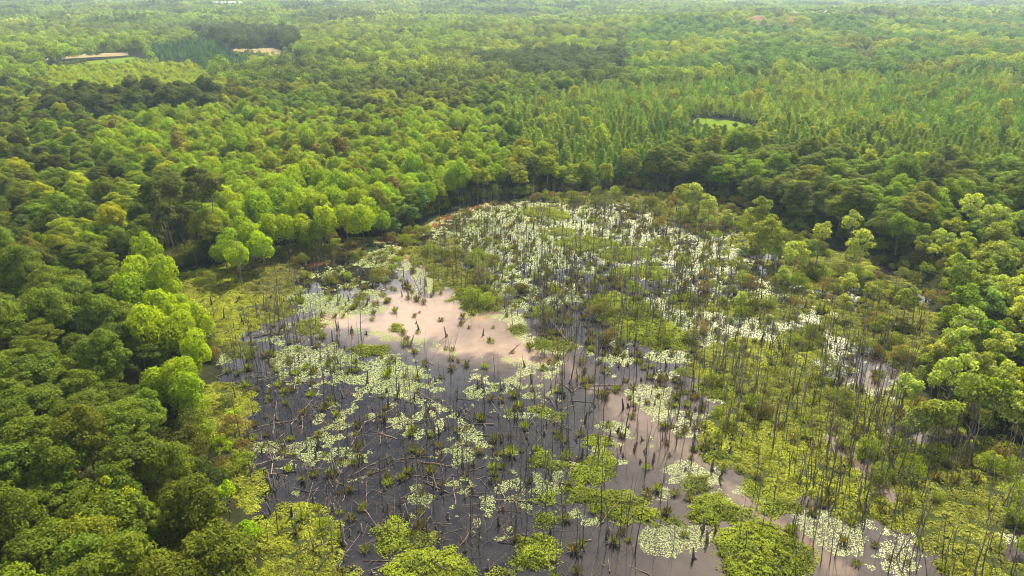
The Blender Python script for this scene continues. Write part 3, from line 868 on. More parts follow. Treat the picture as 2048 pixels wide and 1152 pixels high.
# single trees along the shores, placed where the photograph shows them (crown centre, crown radius in pixels)
def at_crown(kind, cx, cy, rpx, tint, proto_h, proto_r, vi=None):
    zc = proto_h * .6
    for _ in range(4):
        x, y = at(cx, cy, zc)
        s = rpx / F * (y * CP + (CAM_H - zc) * SP) / proto_r
        zc = proto_h * s * .6
    lim = {'willow_tree': .98, 'young_tree': 1.2, 'broadleaf_tree': 1.1}[kind]
    m_ = 1 if s <= lim else int(min(8, round((s / lim) ** 2)))
    for j in range(m_):
        a_, r_ = j * 2.4 + cx, proto_r * s * .62 * math.sqrt((j + .3) / m_)
        xx, yy = x + math.cos(a_) * r_ * (m_ > 1), y + math.sin(a_) * r_ * (m_ > 1)
        add_tree(kind, float(xx), float(yy), float(min(s, lim) * random.uniform(.85, 1.08)), jit(tint, .09), vi)
for a in [(252, 528, 56), (300, 560, 44), (322, 618, 42), (300, 655, 46), (385, 645, 28), (345, 722, 52), (392, 712, 36), (318, 748, 38), (372, 775, 38), (345, 655, 42), (262, 590, 38), (290, 500, 34), (355, 600, 26)]:
    at_crown('willow_tree', *a, T_LIME, 11, 3.0)
for a in [(445, 470, 34), (495, 452, 36), (520, 478, 30), (470, 500, 30), (560, 440, 34), (610, 436, 32), (650, 430, 32), (690, 436, 28), (735, 425, 24), (725, 450, 24), (762, 440, 20)]:
    at_crown('willow_tree', *a, T_LIME, 11, 3.0)
for a in [(800, 420, 20), (822, 412, 22), (785, 440, 16), (842, 405, 18)]:
    at_crown('young_tree', *a, (.09, .17, .036), 8, 2.3)
for a in [(1540, 438, 42), (1512, 432, 28), (1640, 485, 24), (1700, 470, 22), (1722, 500, 26), (1618, 498, 22), (1590, 510, 24), (1960, 520, 55), (1930, 550, 45), (2010, 490, 50), (1995, 560, 45),
          (1385, 400, 18), (1420, 410, 22), (1360, 405, 14), (1690, 600, 18), (1700, 560, 20), (1740, 575, 16), (1870, 790, 52), (1905, 770, 42), (1820, 760, 34), (1935, 660, 42), (1910, 690, 34),
          (1990, 610, 30), (1880, 700, 30), (2000, 700, 40), (1840, 830, 34), (1960, 790, 36), (2030, 780, 46), (1455, 430, 14), (1565, 560, 14), (1480, 610, 12), (1770, 640, 20), (1815, 600, 22)]:
    at_crown('young_tree', *a, random.choice([T_PALE, T_PALE, (.18, .23, .03)]), 8, 2.2)
for a in [(465, 825, 18), (440, 885, 22), (455, 1000, 26), (500, 1080, 30)]:
    at_crown('young_tree', *a, T_LIME, 8, 2.2)

# trees in the left foreground whose colour stands out
for a in [(230, 1040, 55, T_YEL), (110, 735, 40, T_OLIVE), (190, 1120, 60, (.15, .19, .010)), (280, 1010, 40, (.17, .20, .010))]:
    at_crown('broadleaf_tree', a[0], a[1], a[2], a[3], 12, 4.5)

PROTO = {'broadleaf_tree': BROAD, 'willow_tree': WILL, 'pine_tree': PINE, 'tall_pine': TALL, 'young_tree': YOUNG}
LOOKS = {'broadleaf_tree': BROAD_LOOK, 'willow_tree': WILL_LOOK, 'pine_tree': ['narrow', 'slim', 'squat', 'tall'], 'tall_pine': ['tall', 'very tall', 'wide topped'], 'young_tree': YOUNG_LOOK}
NOUN = {'broadleaf_tree': 'leafy tree', 'willow_tree': 'soft leaved tree', 'pine_tree': 'conical tree', 'tall_pine': 'bare trunked pine', 'young_tree': 'young tree'}
GROUP = {'broadleaf_tree': 'broadleaf trees of the woods', 'willow_tree': 'billowing lime green trees', 'pine_tree': 'young conical trees of the plantation',
         'tall_pine': 'tall pines with bare trunks', 'young_tree': 'young trees at the edge of the marsh'}
CAPS = {'broadleaf_tree': 300, 'willow_tree': 300, 'pine_tree': 200, 'tall_pine': 60, 'young_tree': 300}

for kind, lst in TREES.items():
    A = np.array([(t[0], t[1]) for t in lst]); zs = ground(A[:, 0], A[:, 1]); zs = np.maximum(zs, -.15)
    px, py = proj(A[:, 0], A[:, 1], zs + 7)
    seen = (px > -30) & (px < 2078) & (py > -20) & (py < 1175)
    d = np.hypot(A[:, 0], A[:, 1]) + np.where(seen, 0, 1e6)
    order = np.argsort(d)
    solo = [i for i in order[:CAPS[kind]] if seen[i]]
    for i in solo:
        x, y, s, sz, v, tint = lst[i]
        e = bpy.data.objects.new(kind, None); COL.objects.link(e)
        e.location = (x, y, zs[i]); e.rotation_euler = (random.gauss(0, .02), random.gauss(0, .02), random.uniform(0, 6.28)); e.scale = (s, s, sz)
        tm, cm, jm = PROTO[kind][v]
        tr = obj('trunk', tm, e); c = obj('crown', cm, e); c['tint'] = tint; tr['tint'] = tint
        size = 'large' if s > .98 else 'small' if s < .72 else 'medium sized'
        tag(e, make_label(colour_word(tint) + ' ' + NOUN[kind], [LOOKS[kind][v], size], px[i], py[i]), 'tree', GROUP[kind])
    rest = np.array(sorted(set(range(len(lst))) - set(solo)))
    if len(rest):
        q = [lst[i] for i in rest]
        nm = {'broadleaf_tree': 'broadleaf_wood', 'willow_tree': 'lime_green_wood', 'pine_tree': 'plantation', 'tall_pine': 'pine_wood', 'young_tree': 'young_wood'}[kind]
        far = np.hypot(A[rest, 0], A[rest, 1]) > 330
        meshes = [p_[2] for p_ in PROTO[kind]]; nv = len(meshes)
        vi = np.array([t[4] for t in q])
        if kind == 'pine_tree':
            meshes = meshes + FAR_P; vi = np.where(far, nv + vi % len(FAR_P), vi)
        scatter(nm, {'broadleaf_wood': 'mixed leafy wood behind the marsh', 'lime_green_wood': 'lime green wood of soft leaved trees', 'plantation': 'bright plantation of narrow young trees',
                     'pine_wood': 'tall dark pines behind the bank', 'young_wood': 'thin young trees mixed into the woods'}[nm], meshes,
                np.column_stack([A[rest], zs[rest]]), zrot(len(rest)), np.array([(t[2], t[2], t[3]) for t in q]), np.array([t[5] for t in q]), vi)

# undergrowth on the floor of the woods
P = jitter_grid(25, 330, 3.3, g)
sd = sdist(P[:, 0], P[:, 1], MARSH); m = sd < -1.5
for w in FIELDW: m &= sdist(P[:, 0], P[:, 1], w) < -.5
P = P[m]; n = len(P); s = g.uniform(.8, 1.7, n)
t = np.array([(.07, .095, .014)]) * g.uniform(.6, 1.6, (n, 1)) * np.column_stack([g.uniform(.85, 1.25, n), np.ones(n), np.ones(n)])
scatter('undergrowth', 'leafy undergrowth between the trunks of the woods', [q[2] for q in SHRUB], np.column_stack([P, ground(P[:, 0], P[:, 1])]), zrot(n, .05), np.repeat(s[:, None], 3, 1), t, g.integers(0, len(SHRUB), n))

# far woods: single crowns to about 1 km, patches of canopy beyond
def far_tints(P, cpx, cpy, g):
    n = len(P)
    a = fbmu(P[:, 0], P[:, 1], 120, 131, 3)[:, None]; b = fbmu(P[:, 0], P[:, 1], 45, 135, 2)[:, None]
    t = np.where(a < .4, np.array([T_MID]), np.where(a < .7, np.array([(.125, .19, .010)]), np.array([T_OLIVE])))
    t = t + (np.array([T_YEL]) - t) * sstep(.6, 1, b) * .6; t = t + (np.array([T_DARK]) - t) * (1 - sstep(0, .35, b)) * .8
    for pl, c in ((HEDGE_PX, (.080, .102, .012)), (HEDGE2_PX, (.05, .068, .016)), (DPINE_PX, (.05, .11, .02)), (LIME_PX, (.165, .245, .014)), (DARKC_PX, (.05, .075, .014))):
        t = np.where(inpoly(cpx, cpy, pl)[:, None], np.array([c]), t)
    t = np.where(((cpx > 1250) & (cpy > 40) & (cpy < 150))[:, None] & (b < .6), np.array([(.085, .155, .02)]), t)
    return t * 1.12 * np.clip(1 + g.normal(size=(n, 1)) * .24, .45, 1.8)

P = jitter_grid(430, 1050, 6.4, g)
z = hills(P[:, 0], P[:, 1]); cpx, cpy = proj(P[:, 0], P[:, 1], z + 6)
m = ~inpoly(*proj(P[:, 0], P[:, 1], 8.0), PLANT_PX) & ~inpoly(*proj(P[:, 0], P[:, 1], 8.0), LIME_PX)
for w in FIELDW: m &= sdist(P[:, 0], P[:, 1], w) < -4
# trees standing between the camera and a field strip would hide it: they are low there
P, z, cpx, cpy = P[m], z[m], cpx[m], cpy[m]
low = inpoly(cpx, cpy + 8, LIME_PX) | inpoly(cpx, cpy, [(430, 98), (590, 98), (600, 132), (520, 128)]) | inpoly(cpx, cpy, [(1710, 90), (1745, 90), (1755, 135), (1705, 135)])
hed = inpoly(cpx, cpy, HEDGE_PX) | inpoly(cpx, cpy, HEDGE2_PX)
s = g.uniform(.7, 1.05, len(P)) * np.where(low, .42, 1.0) * np.where(hed, 1.25, 1)
t = far_tints(P, cpx, cpy, g)
con = inpoly(cpx, cpy, DPINE_PX)
vi = np.where(con, len(FAR_B) + g.integers(0, len(FAR_P), len(P)), g.integers(0, len(FAR_B), len(P)))
scatter('forest', 'hazy green forest stretching away behind the marsh', FAR_B + FAR_P, np.column_stack([P, z]), zrot(len(P)), np.column_stack([s, s, s * g.uniform(.85, 1.2, len(P))]), t, vi)
P = jitter_grid(1050, 3300, 21, g, .3)
z = hills(P[:, 0], P[:, 1]); cpx, cpy = proj(P[:, 0], P[:, 1], z + 6)
m = np.ones(len(P), bool)
for w in FIELDW: m &= sdist(P[:, 0], P[:, 1], w) < -15
m &= ~((np.abs(P[:, 0] - SITE[0]) < 110) & (P[:, 1] > SITE[1] - 70) & (P[:, 1] < SITE[1] + 60))
P, z, cpx, cpy = P[m], z[m], cpx[m], cpy[m]
s = g.uniform(.8, 1.15, len(P))
scatter('forest.001', 'pale blue forest fading into haze at the skyline', FAR_PATCH, np.column_stack([P, z]), zrot(len(P), .01), np.column_stack([s, s, s * g.uniform(.8, 1.3, len(P))]),
        far_tints(P, cpx, cpy, g), g.integers(0, len(FAR_PATCH), len(P)))

# ------------------------------------------------------------------ far building site and sheds
def box_mesh(name, sx, sy, z0, z1, m, cx=0, cy=0):
    V = np.array([(cx + a * sx / 2, cy + b * sy / 2, c) for c in (z0, z1) for a, b in ((-1, -1), (1, -1), (1, 1), (-1, 1))])
    return mesh(name, V, [np.array([(3, 2, 1, 0), (4, 5, 6, 7), (0, 1, 5, 4), (1, 2, 6, 5), (2, 3, 7, 6), (3, 0, 4, 7)])], [m])
def gable_mesh(name, sx, sy, z0, z1, m):
    V = np.array([(-sx / 2, -sy / 2, z0), (sx / 2, -sy / 2, z0), (sx / 2, sy / 2, z0), (-sx / 2, sy / 2, z0), (-sx / 2, 0, z1), (sx / 2, 0, z1)])
    return mesh(name, V, [np.array([(0, 1, 5, 4), (2, 3, 4, 5), (3, 2, 1, 0)]), np.array([(3, 0, 4), (1, 2, 5)])], [m])
def shed(px, py, sx, sy, h, label):
    x, y = at(px, py, 14); zz = float(hills(x, y)) + 5
    e = bpy.data.objects.new('shed', None); COL.objects.link(e); e.location = (float(x), float(y), zz)
    tag(e, label, 'building', 'pale sheds far off')
    obj('wall', box_mesh('shed_wall', sx, sy, -8, h, M_WHITE), e); obj('roof', gable_mesh('shed_roof', sx + 2, sy + 2, h + .01, h + 4, M_WHITE), e)
shed(452, 8.5, 62, 26, 7, 'long pale roofed shed alone beside a far field')
shed(1615, 17, 34, 18, 6, 'white shed just behind the orange clay bank')
shed(1660, 16, 26, 16, 5, 'smaller white shed right of the orange clay bank')
sx0, sy0 = float(SITE[0]), float(SITE[1])
gv = np.random.default_rng(5)
nx_, ny_ = 40, 14
bx = np.linspace(-44, 44, nx_); by = np.linspace(-28, 28, ny_)
BX, BY = np.meshgrid(bx, by, indexing='ij')
bz = hills(sx0 + BX.ravel(), sy0 + BY.ravel()) - 2.5 + 9 * np.minimum(1, 1.6 * (1 - (BX.ravel() / 45) ** 2)) * np.minimum(1, 3 * (1 - (BY.ravel() / 30) ** 2)) + 13 * fbmu(BX.ravel(), BY.ravel(), 22, 7, 3) * (1 - (BX.ravel() / 45) ** 2) * (1 - (BY.ravel() / 30) ** 2)
tag(obj('clay_terrain', mesh('clay_terrain', np.column_stack([sx0 + BX.ravel(), sy0 + BY.ravel(), bz]), [grid_faces(nx_, ny_)], [M_CLAY])), 'orange clay building site cleared from the forest', kind='structure')
for k, (px_, py_, ln, rz) in enumerate([(1604, 19, 16, 2.4), (1636, 18, 16, .7)]):
    x, y = at(px_, py_, 24); zz = float(hills(x, y)) + 7
    e = bpy.data.objects.new('crane', None); COL.objects.link(e); e.location = (float(x), float(y), zz)
    tag(e, ['white slanting crane boom beside the orange clay bank', 'second white crane boom leaning the other way'][k], 'crane', 'white cranes at the clay site')
    obj('base', box_mesh('crane_base', 5, 4, -9, 4, M_WHITE), e)
    ge = Geo(); ge.tube([(0, 0, 4), (math.cos(rz) * ln * .45, 0, 10), (math.cos(rz) * ln, 0, 4 + ln * .62)], [.6, .5, .3], 6); v, f = ge.arrays()
    obj('boom', mesh('crane_boom', v, f, [M_WHITE]), e)

# ------------------------------------------------------------------ grass islands in the pond
def ell(cx, cy, rx, ry): return ('e', cx, cy, rx, ry)
ISLES = [(ell(1085, 824, 23, 11), .45, 'small oval bright green island'), (ell(1122, 833, 18, 9), .35, 'sparse brownish little green island'), (ell(1200, 887, 28, 14), .55, 'round bright cushion island beside grey water'),
         (ell(1086, 918, 24, 13), .5, 'rounder of two joined little islands'), (ell(1112, 933, 20, 9), .4, 'lower of two joined little islands'), (ell(1204, 921, 24, 16), .7, 'upper rounded half of the twin islands'),
         (ell(1182, 953, 41, 24), .8, 'lower wider half of the twin islands'), ([(1126, 978), (1160, 970), (1205, 979), (1258, 984), (1300, 1010), (1324, 1032), (1308, 1050), (1250, 1046), (1190, 1018), (1140, 1000)], .9, 'long slanting bright green island'),
         (ell(1342, 1046, 19, 11), .4, 'small dull green islet off the long island'), (ell(1088, 1000, 23, 11), .5, 'little flat island above a round one'), (ell(1094, 1037, 27, 17), .7, 'round bright cushion shaped island'),
         (ell(1070, 1106, 42, 37), 1.0, 'tall dome shaped green island'), (ell(788, 1075, 38, 34), .9, 'round cushion island nearest the log jam'), (ell(845, 1082, 32, 20), .7, 'ragged middle island with snags'),
         ([(765, 1142), (800, 1112), (850, 1096), (905, 1100), (940, 1128), (950, 1170), (900, 1230), (800, 1230), (760, 1190)], 1.1, 'wide bright island spreading past the bottom edge'),
         (ell(1003, 1146, 24, 12), .4, 'small island cut by the bottom edge'), (ell(1398, 968, 27, 20), .8, 'dull shrubby island beside the duckweed channel'), (ell(1428, 1020, 54, 32), 1.1, 'rounded bushy island with a dark edge'),
         (ell(1482, 1032, 22, 14), .6, 'ragged grassy point beside the muddy channel'), ([(1428, 1090), (1470, 1050), (1520, 1044), (1575, 1068), (1628, 1110), (1610, 1150), (1540, 1185), (1470, 1170), (1440, 1130)], 1.3, 'large round bright green island'),
         (ell(1556, 1012, 36, 20), .8, 'grassy island across the muddy channel'), (ell(1510, 985, 19, 12), .5, 'small tuft island amid white duckweed'), (ell(742, 702, 40, 12), .7, 'bright low island before the muddy pool'),
         (ell(792, 657, 17, 10), .7, 'tiny bright islet inside the muddy pool'), ([(905, 568), (940, 556), (975, 568), (1012, 602), (1000, 622), (960, 626), (930, 624), (914, 602)], .9, 'olive leafy island above the muddy pool'),
         (ell(1172, 487, 55, 15), .7, 'long bright island amid pale duckweed'), (ell(1252, 508, 62, 15), .7, 'flat bright island with dark snags'), (ell(1290, 545, 50, 13), .6, 'flat island under the leaning snags'),
         ([(1184, 592), (1230, 584), (1290, 600), (1312, 632), (1380, 668), (1394, 690), (1370, 704), (1320, 700), (1258, 678), (1200, 640)], 1.0, 'long central bright green island with many snags'),
         (ell(1082, 425, 38, 12), .7, 'bright island near the far shore'), (ell(1120, 432, 24, 10), .5, 'small island beside the far bright one'), (ell(1440, 775, 44, 30), .8, 'green mound island at the right of the grey water'), (ell(1425, 915, 28, 13), 1.0, 'rounded bush island on a short trunk'),
         (ell(1125, 465, 26, 9), .4, 'low islet in the pale duckweed'), (ell(1245, 545, 28, 10), .4, 'thin islet before the flat bright island'), (ell(960, 520, 40, 16), .6, 'dull olive island among snags'), (ell(880, 545, 30, 14), .6, 'dull olive islet by the pool arm'),
         (ell(1035, 660, 20, 10), .5, 'ragged tuft island right of the pool'), (ell(1120, 690, 30, 12), .5, 'ragged weedy island right of the muddy pool'), (ell(905, 600, 12, 7), .5, 'tiny tuft island in the pool arm'),
         (ell(480, 700, 32, 14), .7, 'weedy green island by the left shore'), (ell(620, 655, 26, 16), .7, 'olive brown weedy mound at the pool tip'), (ell(1250, 560, 20, 8), .4, 'thin weedy bar amid white duckweed'), (ell(830, 690, 0, 0), 0, '')]
ISLES = [q for q in ISLES if q[2]]
ISLEW = []
for shp, hmax, lab in ISLES:
    if shp[0] == 'e':
        _, cx, cy, rx, ry = shp
        a = np.linspace(0, 2 * math.pi, 26, endpoint=False)
        k = 1 + .30 * (fbm(np.cos(a) * 1.5 + cx, np.sin(a) * 1.5 + cy, .8, 3, 3) - .5) * 2
        pts = np.column_stack([cx + rx * np.cos(a) * k, cy + ry * np.sin(a) * k])
    else:
        q = np.array(shp, float); nx = np.roll(q, -1, 0)
        pts = np.concatenate([[q[i], q[i] * .5 + nx[i] * .5] for i in range(len(q))])
        pts = pts + np.column_stack([np.sin(np.arange(len(pts)) * 2.1) * 3, np.cos(np.arange(len(pts)) * 1.7) * 2])
    W = np.column_stack(at(pts[:, 0], pts[:, 1])); c = W.mean(0)
    nx = np.roll(W, -1, 0); W = np.concatenate([[W[i], W[i] * .67 + nx[i] * .33, W[i] * .33 + nx[i] * .67] for i in range(len(W))])
    W = c + (W - c) * (1 + (np.column_stack([fbm(W[:, 0], W[:, 1], 1.6, 57, 3)] * 2) - .5) * 2.2 / np.maximum(np.linalg.norm(W - c, axis=1, keepdims=True), 1.2))
    ISLEW.append([tuple(w) for w in W])
    c = W.mean(0); g2 = np.random.default_rng(int(c[0] * 10) % 9973)
    def height(x, y):
        d = np.clip(sdist(x, y, ISLEW[-1]), 0, None)
        lump = 1 - np.abs(2 * fbmu(x, y, 1.25, 51, 3) - 1)
        return .58 * hmax * (1 - np.exp(-d / (.5 * hmax + .3))) * (1.15 - .75 * lump ** 2.5) + .05
    e = bpy.data.objects.new('grass_island', None); COL.objects.link(e); e.location = (c[0], c[1], 0)
    tag(e, lab, 'island', 'grassy islands in the pond')
    # peat mound
    rings = [c + (W - c) * k for k in (1.0, .9, .75, .55, .3, .05)]
    V = np.concatenate(rings); z = height(V[:, 0], V[:, 1]) - .16; z[:len(W)] = -.3
    k = len(W); i = np.arange(5)[:, None] * k; j = np.arange(k)[None, :]; j2 = (j + 1) % k
    Q = np.stack([i + j, i + j2, i + k + j2, i + k + j], -1).reshape(-1, 4)
    obj('mound', mesh('mound', np.column_stack([V - c, z]), [Q, (5 * k + np.arange(k))[None, :]], [M_MOUND], smooth=True), e)
    lo, hi = W.min(0), W.max(0)
    area = (hi - lo).prod(); n = int(area * 105)
    q = g2.uniform(lo - .6, hi + .6, (n, 2)); sq = sdist(q[:, 0], q[:, 1], ISLEW[-1])
    fr = fbmu(q[:, 0], q[:, 1], .9, 173, 3)
    q = q[(sq > -.55 + .9 * fr) | ((sq > -.6) & (g2.uniform(0, 1, n) < .10))]
    h = height(q[:, 0], q[:, 1]); ee = .12
    nx = (height(q[:, 0] + ee, q[:, 1]) - h) / ee; ny = (height(q[:, 0], q[:, 1] + ee) - h) / ee
    N_ = np.column_stack([-nx, -ny, np.ones(len(q))]) ; N_ = unit(N_) + g2.normal(size=N_.shape) * .33
    ge = Geo(); s_ = g2.uniform(.15, .34, len(q))
    ge.leaves(np.column_stack([q - c, h + g2.normal(size=len(q)) * .05]), N_, s_, s_ * .5, g2)
    v, f = ge.arrays()
    fo = obj('foliage', mesh('island_foliage', v, f, [M_GRASS], leaf=np.clip(.5 * g2.uniform(0, 1, len(f[0])) + .62 * fbmu(q[:, 0], q[:, 1], 2.2, 171, 3) - .06, 0, 1)), e)
    dull = any(w in lab for w in ('olive', 'dull', 'brown', 'weedy', 'ragged', 'sparse'))
    fo['tint'] = tuple(float(q_) for q_ in (np.array((.155, .175, .030)) if dull else np.array((.195, .235, .018))) * g2.uniform(.9, 1.1))

def on_isle(x, y, pad=0):
    r_ = np.zeros(np.shape(x), bool)
    for w in ISLEW:
        w_ = np.array(w)
        bb = (x > w_[:, 0].min() - 1) & (x < w_[:, 0].max() + 1) & (y > w_[:, 1].min() - 1) & (y < w_[:, 1].max() + 1)
        if bb.any():
            idx = np.nonzero(bb)[0]; r_[idx] |= sdist(x[idx], y[idx], w) > -pad
    return r_

# ------------------------------------------------------------------ marsh mats, duckweed
g = np.random.default_rng(23)
def pond_points(n, margin=0.0):
    x = g.uniform(-80, 205, n); y = g.uniform(48, 258, n)
    m = (sdist(x, y, MARSH) > margin)
    px, py = proj(x, y); m &= (px > -120) & (px < 2170) & (py < 1300)
    return x[m], y[m]

x, y = pond_points(72000, -.8)
m = (mat_cover(x, y) > 0) & ~on_isle(x, y)
x, y = x[m], y[m]
n = len(x)
px, py = proj(x, y)
c1 = fbmu(x, y, 9, 141, 3); c2 = fbmu(x, y, 2.5, 143, 2)
brown = blobs(px, py, [(620, 505, 130, 34, 1), (540, 560, 70, 40, .8), (780, 480, 80, 20, .8), (880, 530, 70, 50, .6), (1000, 560, 90, 60, .5), (1780, 600, 90, 60, .4), (1950, 1050, 160, 110, .3)])[:, None]
t = np.array([(.255, .285, .020)]) * (1 - c1[:, None] * .35) + np.array([(.02, .02, .01)]) * c2[:, None]
t = t * (1 - brown) + brown * np.array([(.15, .145, .034)])
t *= np.clip(1 + g.normal(size=(n, 1)) * .15, .6, 1.5)
s = g.uniform(.65, 1.25, n)
scatter('marsh_grass', 'mats of bright green marsh plants around the pond', CLUMP, np.column_stack([x, y, np.full(n, -.05)]), zrot(n, .08), np.column_stack([s, s, s * g.uniform(.6, 1.3, n)]), t, g.integers(0, len(CLUMP), n))
MATX = (x, y)

# peat under the mats
mx_ = np.arange(-80, 206, 1.2); my_ = np.arange(48, 258, 1.2)
MX, MY = np.meshgrid(mx_, my_, indexing='ij'); a, b = MX.ravel(), MY.ravel()
cov = mat_cover(a, b) * (sdist(a, b, MARSH) > -1)
zz = np.where(cov > 0, .04 + .05 * fbm(a, b, 2, 3, 2), -.25)
fq = grid_faces(len(mx_), len(my_)); keep = (cov[fq] > 0).any(1)
idx = np.unique(fq[keep]); remap = np.zeros(len(a), int); remap[idx] = np.arange(len(idx))
tag(obj('peat_terrain', mesh('peat_terrain', np.column_stack([a, b, zz])[idx], [remap[fq[keep]]], [M_MOUND], smooth=True)), 'dark peat under the marsh plants', kind='structure')

x, y = pond_points(3600000, .2)
m = weed_cover(x, y)
x, y = x[m], y[m]
m = ~on_isle(x, y, -.3); x, y = x[m], y[m]
d = np.hypot(x, y); keep = g.uniform(0, 1, len(x)) < np.clip(92 / d, .2, 1) ** 1.7
x, y, d = x[keep], y[keep], d[keep]
n = len(x)
r_ = g.uniform(.03, .085, n) * np.clip(d / 80, 1, 2.7)
k = 5
an = g.uniform(0, 6.28, (n, 1)) + np.arange(k)[None, :] * 2 * math.pi / k
rr = r_[:, None] * g.uniform(.5, 1.4, (n, k))
V = np.stack([x[:, None] + rr * np.cos(an), y[:, None] + rr * np.sin(an), np.repeat(g.uniform(.006, .032, n)[:, None], k, 1)], -1).reshape(-1, 3)
M_WEED, N, L = newmat('duckweed_leaves')
lf = N.new('ShaderNodeAttribute'); lf.attribute_name = 'leaf'
cr = N.new('ShaderNodeValToRGB')
cr.color_ramp.elements[0].color = (.13, .165, .034, 1); cr.color_ramp.elements[1].color = (.40, .40, .24, 1)
e_ = cr.color_ramp.elements.new(.5); e_.color = (.20, .235, .075, 1)
L(lf.outputs['Fac'], cr.inputs['Fac'])
p = N.new('ShaderNodeBsdfPrincipled'); p.inputs['Roughness'].default_value = .65; p.inputs['Specular IOR Level'].default_value = .15
L(cr.outputs['Color'], p.inputs['Base Color']); L(p.outputs['BSDF'], N.new('ShaderNodeOutputMaterial').inputs['Surface'])
px, py = proj(x, y)
lfv = np.clip(.35 * fbmu(x, y, 4, 151, 3) + .42 * g.uniform(0, 1, n) + .32 * sstep(900, 1600, px + (620 - py) * .8), 0, 1)  # random leaf tone, plus sky sheen painted in as whiter leaves rightwards
o = obj('duckweed', mesh('duckweed', V, [np.arange(n * k).reshape(-1, k)], [M_WEED], leaf=lfv)); o['kind'] = 'stuff'; o['label'] = 'pale duckweed floating in patches on the water'

# ------------------------------------------------------------------ dead trees
ZD = [(570, 730, 150, 110, .10), (700, 900, 260, 130, .085), (950, 960, 300, 170, .075), (1000, 560, 170, 110, .11), (1180, 600, 150, 110, .15), (1120, 480, 220, 80, .08), (1300, 480, 160, 80, .07), (960, 460, 80, 40, .12),
      (1330, 650, 160, 110, .10), (1500, 620, 160, 90, .06), (1560, 780, 240, 130, .085), (1700, 720, 160, 120, .06), (1760, 930, 240, 170, .10), (1920, 1050, 200, 150, .10), (1360, 850, 110, 80, .06),
      (630, 565, 70, 45, .05), (800, 780, 200, 60, .07), (1200, 800, 160, 100, .04), (1180, 1060, 200, 120, .055), (620, 1100, 160, 90, .035), (1560, 1090, 130, 80, .04), (400, 600, 90, 60, .006), (490, 665, 50, 45, .05)]
x, y = pond_points(120000, .5)
px, py = proj(x, y)
area = 285 * 210 / 120000.0
dens = blobs(px, py, ZD) * np.where(py > 620, np.where(px > 1380, 2.4, 2.1), 2.3)
dens = np.where(inpoly(px, py, POOL), dens * .06, dens)
clus = fbmu(x, y, 6, 161, 3)
m = g.uniform(0, 1, len(x)) < dens * area * (.35 + 1.3 * clus)
x, y, px, py = x[m], y[m], px[m], py[m]
n = len(x)
tall = np.where(px > 1380, .94, .95) * np.where((px < 1000) & (py > 700), .82, 1) * np.where(py < 560, .86, 1)
s = tall * g.uniform(.6, 1.2, n)
vi = g.integers(0, len(DEAD), n)
far_multi = g.uniform(0, 1, n) < .25
vi = np.where((vi == 8) | (vi == 9), np.where(far_multi, vi, g.integers(0, 8, n)), vi)
tl = g.normal(size=(n, 2)) * .05; tl[:, 1] += 0
rt = np.column_stack([tl[:, 0], tl[:, 1], g.uniform(0, 6.283, n)])
# (x, y, height factor, variant) of single trees that stand out in the photograph
for (ex, ey, es, ev) in [(1272, 497, 1.0, 9), (1400, 556, 1.0, 9), (1340, 570, .9, 8), (1209, 795, .7, 6), (846, 985, .8, 1), (1700, 930, 1.1, 4), (1165, 580, .9, 8), (1080, 690, 1.1, 9), (350, 565, 1.5, 0), (372, 520, 1.4, 11), (340, 500, 1.5, 4),
                         (395, 535, 1.3, 0), (320, 545, 1.3, 11), (905, 700, .7, 8), (793, 635, .5, 0), (1090, 715, .8, 11)]:
    ax, ay = at(ex, ey); x = np.append(x, ax); y = np.append(y, ay); px = np.append(px, ex); py = np.append(py, ey); s = np.append(s, es); vi = np.append(vi, ev); rt = np.vstack([rt, (0, .02, random.random() * 6)])
n = len(x)
vis = (px > -5) & (px < 2053) & (py < 1200)
dd = np.hypot(x, y) - np.where(np.arange(n) >= n - 16, 500, 0)
order = np.argsort(np.where(vis, dd / np.maximum(s, .5) ** .5, 1e6))
solo = order[:300]
def stand_words(x, y):
    return None
matc = mat_cover(x, y); wc = weed_cover(x, y); isl = on_isle(x, y)
for i in solo:
    o = obj('dead_tree', DEAD[vi[i]], None, (x[i], y[i], -.1)); o.rotation_euler = rt[i]; o.scale = (s[i], s[i], s[i]); o['tint'] = (1., 1., 1.)
    ground_word = 'on island' if isl[i] else 'among marsh grass' if matc[i] else 'in duckweed' if wc[i] else 'in open water'
    lean = 'leaning' if np.hypot(*rt[i][:2]) > .09 else 'upright'
    tag(o, make_label('%s dead trunk %s' % (DEAD_LOOK[vi[i]], ground_word), [lean, 'big' if s[i] > 1.05 else 'slight'], px[i], py[i]), 'dead tree', 'bare dead trunks standing in the marsh')
rest = order[300:]
scatter('standing_deadwood', 'thicket of thin bare dead trunks in the marsh', DEAD, np.column_stack([x, y, np.full(n, -.1)])[rest], rt[rest], np.repeat(s[rest][:, None], 3, 1), np.ones((len(rest), 3)), vi[rest])
DTX, DTY = x.copy(), y.copy()

# two pale dead trees inside the left wood
for (ex, ey, es, ev, lab) in [(45, 1110, 1.35, 0, 'pale leaning bare trunk in the dark wood at the bottom left'), (190, 990, 1.0, 6, 'bleached forked dead tree right of the clay patch')]:
    ax, ay = at(ex, ey)
    me = DEAD[ev].copy(); me.materials.clear(); me.materials.append(M_PALE)
    o = obj('dead_tree', me, None, (float(ax), float(ay), .2)); o.rotation_euler = (0, -.12, 1.0); o.scale = (es * 1.3, es * 1.3, es); tag(o, lab, 'dead tree')

